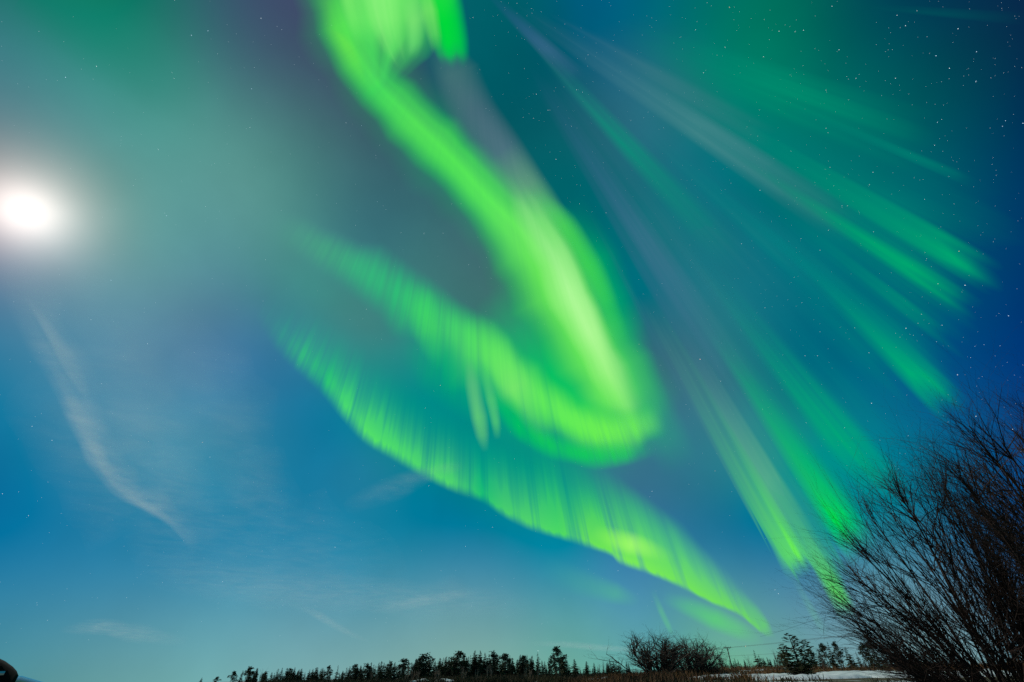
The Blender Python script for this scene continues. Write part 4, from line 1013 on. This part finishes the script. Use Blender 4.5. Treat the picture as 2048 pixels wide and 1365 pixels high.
# second rank filling the stand
for k in range(190):
    px = random.uniform(690, 1135) if k < 140 else random.uniform(500, 690)
    prof = np.interp(px, [500, 560, 690, 760, 860, 960, 1040, 1080, 1095, 1116, 1135], [1342, 1342, 1341, 1331, 1322, 1315, 1319, 1316, 1333, 1314, 1322])
    foot, h = at_top(px, prof + random.uniform(-7, 7), random.uniform(146, 175))
    kk = random.choice(['spruce', 'bushy', 'spruce'])
    plant(kk, foot, max(2, h), GEN[kk][0], GEN[kk][1], w=random.uniform(1.3, 1.9), tilt=0.04)
for k in range(44):
    px = random.uniform(1140, 1262) if k < 14 else random.uniform(1430, 1880)
    foot, h = at_top(px, random.uniform(1318, 1332) - (px - 1140) * .008, random.uniform(115, 190))
    kk = random.choice(['spruce', 'bushy', 'spruce'])
    plant(kk, foot, max(2, h), GEN_R[kk][0], GEN_R[kk][1], w=random.uniform(1.2, 1.8), tilt=0.04)
for (px, py, D) in [(812,1334,128),(818,1330,128),(826,1336,126),(836,1338,126),(872,1334,127),(879,1338,127),(925,1332,125),(930,1338,126),(975,1328,125),(982,1326,125),(1052,1330,124),(1059,1334,124),(1076,1336,122),(745,1338,135),(757,1336,135),(955,1334,124),(1112,1332,122),(1118,1334,122)]:
    foot, h = at_top(px, py, D)
    plant('birch', foot, h, GEN['birch'][0], GEN['birch'][1], w=0.9)

# far woods as one mass
def mass_from(protos, places):
    vs, fs, off = [], [], 0
    for (me, x, y, z, h, w, a) in places:
        co = np.zeros(len(me.vertices) * 3); me.vertices.foreach_get("co", co); co = co.reshape(-1, 3) * np.array([h * w, h * w, h])
        c, s = math.cos(a), math.sin(a)
        co = co @ np.array([[c, s, 0], [-s, c, 0], [0, 0, 1]]) + np.array([x, y, z])
        vs.append(co); fs.extend([tuple(q + off for q in p.vertices) for p in me.polygons]); off += len(co)
    me = bpy.data.meshes.new("mass"); me.from_pydata(np.concatenate(vs).tolist(), [], fs); me.update()
    return me


lowp = [make_spruce(700 + i, width=0.2, levels=9, cnt=3, boughs=(4, 5))[1] for i in range(4)]
pl = []
for k in range(620):
    a = math.radians(random.uniform(-20, 62)); D = random.uniform(380, 700)
    pl.append((random.choice(lowp), D * math.sin(a), D * math.cos(a), 0, random.uniform(3.0, 7.0), 1.5, random.uniform(0, 6.28)))
fw = link("far_woods", mass_from(None, pl), M_needle)
tag(fw, "far dark woods along the horizon", "woods", kind="stuff")


# brush and undergrowth
def brush(name, n, az, dist, hgt, mat, label, cat, per=26, seed=1, keep=None):
    rnd = random.Random(seed); b = MB()
    k = 0
    while k < n:
        a = math.radians(rnd.uniform(*az)); D = rnd.uniform(*dist)
        x, y = D * math.sin(a), D * math.cos(a)
        if noise.noise(Vector((x * 0.07, y * 0.07, 9.0))) < -0.12: continue
        if keep and not keep(x, y): continue
        z = gz(x, y); H = rnd.uniform(*hgt)
        for j in range(per):
            an = rnd.uniform(0, 6.28); q = rnd.random() ** .5 * 0.7
            p = Vector((x + math.cos(an) * q, y + math.sin(an) * q, z - 0.03))
            d = Vector((rnd.gauss(0, .35), rnd.gauss(0, .35), 1)).normalized()
            L_ = H * rnd.uniform(.5, 1.1)
            s = Vector((rnd.gauss(0, 1), rnd.gauss(0, 1), 0)).normalized() * (0.012 + 0.00022 * D) * rnd.uniform(.7, 1.4)
            m_ = p + d * L_ * .6; e = p + d * L_ + Vector((rnd.gauss(0, .12), rnd.gauss(0, .12), 0))
            b.face((p - s, p + s, m_ + s * .8, m_ - s * .8)); b.face((m_ - s * .8, m_ + s * .8, e))
            sd = Vector((rnd.gauss(0, 1), rnd.gauss(0, 1), .8)).normalized()
            b.face((m_ - s * .6, m_ + s * .6, m_ + sd * L_ * .35))
        k += 1
    o = b.build(name, mat)
    tag(o, label, cat, kind="stuff")


brush("undergrowth", 900, (-24.5, 9), (108, 150), (0.7, 1.8), M_under, "dark brown undergrowth at the foot of the conifer stand", "undergrowth", seed=3)
brush("dry_brush", 1900, (5, 52), (56, 130), (0.4, 1.15), M_brush, "reddish brown dry brush on the snow-patched ground", "brush", seed=5)
brush("scrub", 480, (8, 50), (40, 64), (0.25, 0.85), M_brush, "reddish brown scrub breaking through the snow patches", "scrub", seed=12)
brush("dry_grass", 330, (8, 56), (34, 68), (0.15, 0.5), M_under, "dry olive grass tufts sticking out of the snow", "grass", seed=8)

# bare rounded bush
def make_rounded_bush(seed, stems=22, sides=3):
    rnd = random.Random(seed); t, b = MB(), MB()
    for k in range(stems):
        a = rnd.uniform(0, 6.28); q = abs(rnd.gauss(0, .6))
        dd = Vector((math.cos(a) * q, math.sin(a) * q, 0.9)).normalized()
        p = Vector((math.cos(a), math.sin(a), 0)) * rnd.uniform(0, .5)
        pts, rads = [p - Vector((0, 0, .2))], [.06]
        Ln = rnd.uniform(1.7, 2.6)
        for i in range(5):
            dd = (dd + Vector((rnd.gauss(0, .16), rnd.gauss(0, .16), rnd.gauss(0.03, .12)))).normalized()
            pts.append(pts[-1] + dd * Ln / 5); rads.append(.06 * (1 - .13 * (i + 1)))
        t.tube(pts, rads, 4)
        for j in range(6):
            i = rnd.randint(2, 5)
            v = Vector((rnd.gauss(0, 1), rnd.gauss(0, 1), rnd.gauss(.1, .7)))
            branchlets(b, pts[i], (pts[i] - pts[i - 1]).normalized() + v * .55, rnd.uniform(.7, 1.3), .036, rnd, 3, .65, .06, (2, 3), 3, sides, .3)
    return t, b


def shrub(nm, tb, foot, h, label, mats, w=1.0, group=None, cat="bush"):
    t, b = tb
    top = max(v[2] for v in b.v); s = h / top
    r = empty(nm, foot)
    for m in (t, b): m.v = [(v[0] * s * w, v[1] * s * w, v[2] * s) for v in m.v]
    t.build("stem", mats[0], r); b.build("crown", mats[1], r)
    tag(r, label, cat, group)
    return r


foot, h = at_top(1297, 1243, 58)
shrub("bare_bush", make_rounded_bush(11, 34), foot, h, "bare rounded bush with tangled twigs, higher left half of the pair", (M_twig, M_twig), 1.6, "bare rounded bushes")
foot, h = at_top(1374, 1254, 60)
shrub("bare_bush", make_rounded_bush(12, 28), foot, h, "bare rounded bush with tangled twigs, lower right half of the pair", (M_twig, M_twig), 1.6, "bare rounded bushes")
foot, h = at_top(1412, 1298, 62)
shrub("bare_bush", make_rounded_bush(13, 14), foot, h, "small bare bush left of the utility pole", (M_twig, M_twig), 1.2, "bare rounded bushes")

# young spruce / pine close by
def make_young(seed):
    rnd = random.Random(seed); t, b = MB(), MB()
    t.tube([(0, 0, -.03), (0.01, 0, .5), (0, 0.01, .97)], [.018, .012, .003], 6)
    leaders = [(0, 0, 1.0), (0.09, 0.03, .94), (.20, -.05, .84), (-.14, .05, .76), (.30, .08, .62), (-.24, -.06, .52)]
    for (lx, ly, lz) in leaders:
        for i in range(20):
            f = i / 19; z = .04 + (lz - .05) * f
            c = Vector((lx * min(1, f * 1.4), ly * min(1, f * 1.4), z))
            r = (.26 if lz == 1 else .17) * ((1 - f) ** .75 + .10) * rnd.uniform(.45, 1.5)
            for k in range(rnd.randint(3, 5)):
                a = rnd.uniform(0, 6.28)
                d = Vector((math.cos(a), math.sin(a), rnd.uniform(.05, .7)))
                tipz = c + d.normalized() * r
                t.tube([c, tipz], [.003, .001], 3)
                needle_spray(b, c + d * r * .25, d, r * .85, .020 + .06 * r, rnd, cnt=7)
                for q in range(9):
                    v = Vector((rnd.gauss(0, 1), rnd.gauss(0, 1), rnd.gauss(.4, .8))).normalized()
                    s = v.orthogonal().normalized() * .006
                    b.face((tipz - s, tipz + s, tipz + v * rnd.uniform(.02, .042)))
    return t, b


t, b = make_young(21)
foot, h = at_top(1577, 1268, 46)
yo = empty("young_spruce", foot, 0.0); yo.scale = (h * 1.7, h * 1.7, h)
t.build("trunk", M_bark, yo); b.build("crown", M_needle_warm, yo)
tag(yo, "bushy young conifer with several tips, in front of the snow banks", "conifer")


# leafless willows at the right: stems from one stool arch out to the tips of the fan
def make_willow(seed, stems, foot, D, outline, base_r, rad=0.021, depth_m=1.1, twig=1.0):
    rnd = random.Random(seed); t, b = MB(), MB()
    O = np.array(outline, float)
    seg = np.r_[0, np.cumsum(np.hypot(*np.diff(O, axis=0).T))]; seg /= seg[-1]
    bx = O.mean(0)
    for k in range(stems):
        u = (k + rnd.random()) / stems
        ox, oy = np.interp(u, seg, O[:, 0]), np.interp(u, seg, O[:, 1])
        tip = CAM + sky_dir(ox, oy) * 1.0
        hd = Vector((tip.x, tip.y, 0)).length
        tip = CAM + (tip - CAM) * ((D + rnd.gauss(0, depth_m)) / hd)
        a = rnd.uniform(0, 6.28); r0 = base_r * rnd.random() ** .5
        p0 = foot + Vector((math.cos(a) * r0, math.sin(a) * r0, -.1))
        f = rnd.uniform(0.66, 0.86) if rnd.random() < .72 else rnd.uniform(.4, .7)
        end = p0 + (tip - p0) * f
        ctl = p0 + (end - p0) * .45 + Vector((0, 0, (end - p0).length * rnd.uniform(.05, .16)))
        pts, rads = [], []
        sg = 10; r_ = rad * rnd.uniform(.6, 1.2)
        wv = [rnd.gauss(0, .02) for _ in range(4)]
        for i in range(sg + 1):
            q = i / sg
            p = p0 * (1 - q) ** 2 + ctl * (2 * q * (1 - q)) + end * q * q
            p = p + Vector((wv[0] * math.sin(q * 7 + wv[1] * 90), wv[2] * math.sin(q * 8 + wv[3] * 90), 0))
            pts.append(p); rads.append(r_ * (1 - .68 * q))
        t.tube(pts, rads, 5)
        Ln = (tip - p0).length
        rem = Ln * (1 - f)
        for j in range(14):
            i = rnd.randint(4, sg)
            ax = (pts[i] - pts[i - 1]).normalized()
            v = Vector((rnd.gauss(0, 1), rnd.gauss(0, 1), rnd.gauss(0, .8)))
            branchlets(b, pts[i], ax + v * .30, min(rnd.uniform(.35, .75), rem + (1 - i / sg) * Ln * .5), .0068 * twig, rnd, 2, .42, .0, (2, 3), 4, 3, .22)
        for q in range(2):
            branchlets(b, pts[-1], (pts[-1] - pts[-2]).normalized() + Vector((rnd.gauss(0, .12), rnd.gauss(0, .12), rnd.gauss(0, .12))), max(.5, rem * rnd.uniform(.6, .85)), rads[-1] * .95, rnd, 3, .42, .0, (2, 4), 4, 3, .2)
    for m in (t, b): m.v = [(v[0] - foot.x, v[1] - foot.y, v[2] - foot.z) for v in m.v]
    return t, b


G_W = "tall leafless shrubs at the right"
foot = ground_point(2035, 9.6); foot.z = 0
w1 = empty("leafless_shrub", foot)
t, b = make_willow(31, 74, foot, 9.4, [(1800, 1330), (1700, 1240), (1650, 1165), (1648, 1070), (1705, 985), (1768, 928), (1830, 896), (1880, 925), (1922, 1000), (1968, 1080), (2010, 1140)], 0.45)
t.build("stem", M_willow, w1); b.build("crown", M_willow, w1)
tag(w1, "leafless many-stemmed shrub, the lower one, its fan of twigs against the sky", "shrub", G_W)
foot = ground_point(2330, 8.6); foot.z = 0
w2 = empty("leafless_shrub", foot)
t, b = make_willow(32, 64, foot, 8.6, [(2090, 1120), (2010, 1045), (1915, 965), (1868, 862), (1900, 838), (1960, 820), (2050, 805), (2160, 770), (2300, 740)], 0.5, 0.024)
t.build("stem", M_willow, w2); b.build("crown", M_willow, w2)
tag(w2, "leafless many-stemmed shrub, the taller one, cut by the right edge", "shrub", G_W)

# ------------------------------------------------------------------ utility poles and wires
PX = 117.0
POLES = [(PX, 1130.0), (PX, 308.0), (PX, 20.0)]
HT = 11.5
lab = ["distant small utility pole with a crossarm beside the tallest conifer", "utility pole with a crossarm standing above the brush, right of the bare bush", "utility pole out to the right of the shrubs"]
tops = []
for (x, y), l_ in zip(POLES[:2], lab):
    r = empty("utility_pole", (x, y, gz(x, y) if y < 400 else 0))
    b = MB(); b.tube([(0, 0, -.5), (0, 0, 5), (0, 0, HT)], [.32, .29, .25], 8, cap=True); b.build("pole", M_pole, r, True)
    b = MB(); b.box((0, -.28, HT - .45), (4.2, .22, .26)); b.build("crossarm", M_pole, r)
    for dx in (-1.9, -0.9, 0.9, 1.9):
        b = MB(); b.tube([(dx, -.28, HT - .3), (dx, -.28, HT + .05), (dx, -.28, HT + .2)], [.08, .13, .06], 6, cap=True); b.build("insulator", M_porc, r)
    for sx in (-1, 1):
        b = MB(); b.tube([(sx * 1.2, -.32, HT - .6), (0, -.26, HT - 1.7)], [.06, .06], 4); b.build("brace", M_pole, r)
    tag(r, l_, "utility pole", "utility poles")
nm = [("upper power line, left-hand wire of the three on the crossarms", -1.9, 0.2), ("upper power line, right-hand wire of the three on the crossarms", 1.9, 0.2), ("lowest power line, strung well below the crossarms", 0.3, -3.6)]
for l_, dx, dz in nm:
    b = MB()
    for (x0, y0), (x1, y1) in zip(POLES[:-1], POLES[1:]):
        pts = []
        for i in range(25):
            f = i / 24
            pts.append((x0 + (x1 - x0) * f + dx, y0 + (y1 - y0) * f - .28, HT + dz - 4 * 1.1 * f * (1 - f)))
        b.tube(pts, [.045] * 25, 4)
    o = b.build("power_line", M_wire); tag(o, l_, "power line", "power lines")


# ------------------------------------------------------------------ car at the lower left corner
M_paint = principled("dark_car_paint", (0.012, 0.030, 0.034), 0.22, metal=0.3, coat=1.0)
M_black = principled("black_car_trim", (0.004, 0.004, 0.005), 0.9)
M_black.node_tree.nodes["Principled BSDF"].inputs["Specular IOR Level"].default_value = 0.08
M_glass = principled("car_glass", (0.26, 0.32, 0.33), 0.3)
M_glass.node_tree.nodes["Principled BSDF"].inputs["IOR"].default_value = 1.6
M_tyre = principled("tyre_rubber", (0.012, 0.012, 0.012), 0.85)
M_rim = principled("wheel_alloy", (0.35, 0.35, 0.36), 0.3, metal=1.0)
M_lamp = principled("headlight_lens", (0.5, 0.52, 0.55), 0.08, coat=1.0)
M_chrome = principled("bright_trim", (0.6, 0.6, 0.58), 0.18, metal=1.0)


def loft(b, secs, mi=0):
    rings = []
    for s in secs:
        i = len(b.v); b.v.extend(s); rings.append((i, len(s)))
    for (a, n_), (c, _) in zip(rings[:-1], rings[1:]):
        for k in range(n_ - 1):
            b.f.append((a + k, a + k + 1, c + k + 1, c + k)); b.mi.append(mi)
    for (a, n_), rev in ((rings[0], True), (rings[-1], False)):
        q = tuple(range(a, a + n_)); b.f.append(q if not rev else q[::-1]); b.mi.append(mi)


def make_car(loc, rz):
    r = empty("parked_car", loc, rz)
    b = MB(); secs = []
    prof = [(-2.35, .50, .92, .72), (-2.3, .38, 1.10, .84), (-1.6, .30, 1.14, .92), (0.0, .28, 1.16, .94), (0.82, .28, 1.185, .93), (0.96, .28, 1.195, .92), (1.12, .28, 1.15, .92), (1.5, .30, 1.07, .91), (1.85, .32, .99, .88), (2.15, .36, .88, .82), (2.32, .42, .74, .70)]
    for (u, z0, z1, w) in prof:
        s = []
        hw = w
        for (fx, fz) in ((-1, .08), (-1.02, .45), (-1, .75), (-.93, .93), (-.75, .985), (-.35, 1.0), (0, 1.005), (.35, 1.0), (.75, .985), (.93, .93), (1, .75), (1.02, .45), (1, .08), (.8, 0), (-.8, 0)):
            s.append((u, fx * hw, z0 + (z1 - z0) * fz))
        s.append(s[0]); secs.append(s)
    loft(b, secs); b.build("body", M_paint, r, True)
    # cabin shell with rounded roof front
    b = MB(); secs = []
    for (u, z1, w) in [(-2.15, 1.20, .70), (-1.9, 1.38, .66), (-1.5, 1.50, .64), (-.6, 1.57, .64), (0.0, 1.53, .64), (.30, 1.44, .65), (.6, 1.365, .67), (.76, 1.312, .70), (.82, 1.287, .70), (.88, 1.252, .71), (.915, 1.225, .72), (.94, 1.195, .73)]:
        s = []
        for (fx, fz) in ((-1.22, 0), (-1.10, .5), (-1.0, .86), (-.88, .97), (-.5, 1.0), (0, 1.01), (.5, 1.0), (.88, .97), (1.0, .86), (1.10, .5), (1.22, 0)):
            s.append((u, fx * w, 1.10 + (z1 - 1.10) * fz))
        secs.append(s)
    loft(b, secs); b.build("cabin", M_black, r, True)
    for sy in (-1, 1):
        for pts in ([(.90, .94, 1.10), (-.50, .94, 1.10), (-.50, .79, 1.42), (.25, .81, 1.35), (.80, .885, 1.226)], [(-.60, .94, 1.10), (-1.75, .94, 1.10), (-1.60, .78, 1.38), (-.60, .79, 1.42)]):
            g_ = MB(); q = [Vector((p[0], sy * p[1], p[2])) for p in pts]; n_ = Vector((0, sy * .02, .005))
            g_.face([p + n_ for p in q]); g_.face([p - n_ for p in q][::-1])
            for i in range(len(q)): g_.face((q[i] + n_, q[(i + 1) % len(q)] + n_, q[(i + 1) % len(q)] - n_, q[i] - n_))
            g_.build("window", M_glass, r)
        st = MB(); st.tube([(-1.9, sy * .90, 1.175), (0.0, sy * .915, 1.19), (.86, sy * .90, 1.205)], [.012] * 3, 5); st.build("window_trim", M_chrome, r)
        d = MB(); d.box((-.02, sy * .945, .78), (1.02, .03, .62)); dr = d.build("door", M_paint, r)
        hd = MB(); hd.box((-.40, sy * .972, .98), (.20, .03, .035)); hd.build("handle", M_chrome, dr)
        m_ = MB()
        m_.tube([(.55, sy * .90, 1.20), (.56, sy * .98, 1.24), (.56, sy * 1.14, 1.25)], [.025, .07, .055], 8, cap=True); m_.build("mirror", M_black, r, True)
        h_ = MB(); h_.tube([(2.02, sy * .62, .80), (2.26, sy * .58, .79), (2.30, sy * .56, .79)], [.15, .11, .05], 10, cap=True); h_.build("headlight", M_lamp, r, True)
        for wx in (-1.45, 1.42):
            wr = MB()
            wr.tube([(wx, sy * .70, .34), (wx, sy * .72, .34), (wx, sy * .92, .34), (wx, sy * .94, .34)], [.27, .34, .34, .27], 28, cap=True)
            w_ = wr.build("wheel", M_tyre, r, True)
            rm = MB(); rm.tube([(wx, sy * .93, .34), (wx, sy * .955, .34)], [.235, .20], 20, cap=True)
            for q in range(5):
                an = q * 1.2566; rm.box((wx + math.cos(an) * .12, sy * .962, .34 + math.sin(an) * .12), (.05, .02, .20), rot=Matrix.Rotation(-an + 1.5708, 3, 'Y'))
            rm.build("rim", M_rim, w_)
    gl = MB(); q = [Vector((.74, -.56, 1.322)), Vector((.74, .56, 1.322)), Vector((.34, .5, 1.435)), Vector((.34, -.5, 1.435))]; n_ = Vector((.002, 0, .005))
    gl.face([p + n_ for p in q]); gl.face([p + n_ * .4 for p in q][::-1])
    for i in range(4): gl.face((q[i] + n_, q[(i + 1) % 4] + n_, q[(i + 1) % 4] + n_ * .4, q[i] + n_ * .4))
    gl.build("windscreen", M_glass, r)
    gr = MB()
    for k in range(4): gr.box((2.285, 0, .56 + .06 * k), (.05, .9, .025))
    gr.build("grille", M_black, r)
    tag(r, "dark car cut by the lower left corner, its windscreen and bonnet showing", "car")
    return r


d = sky_dir(40, 1353); az = math.atan2(d.x, d.y)
CD = 6.2
face = Vector((math.cos(az), -math.sin(az), 0))             # side-on, nose to the right
pos = Vector((math.sin(az) * CD, math.cos(az) * CD, 0)) - face * 0.95
make_car(pos, math.atan2(face.y, face.x))
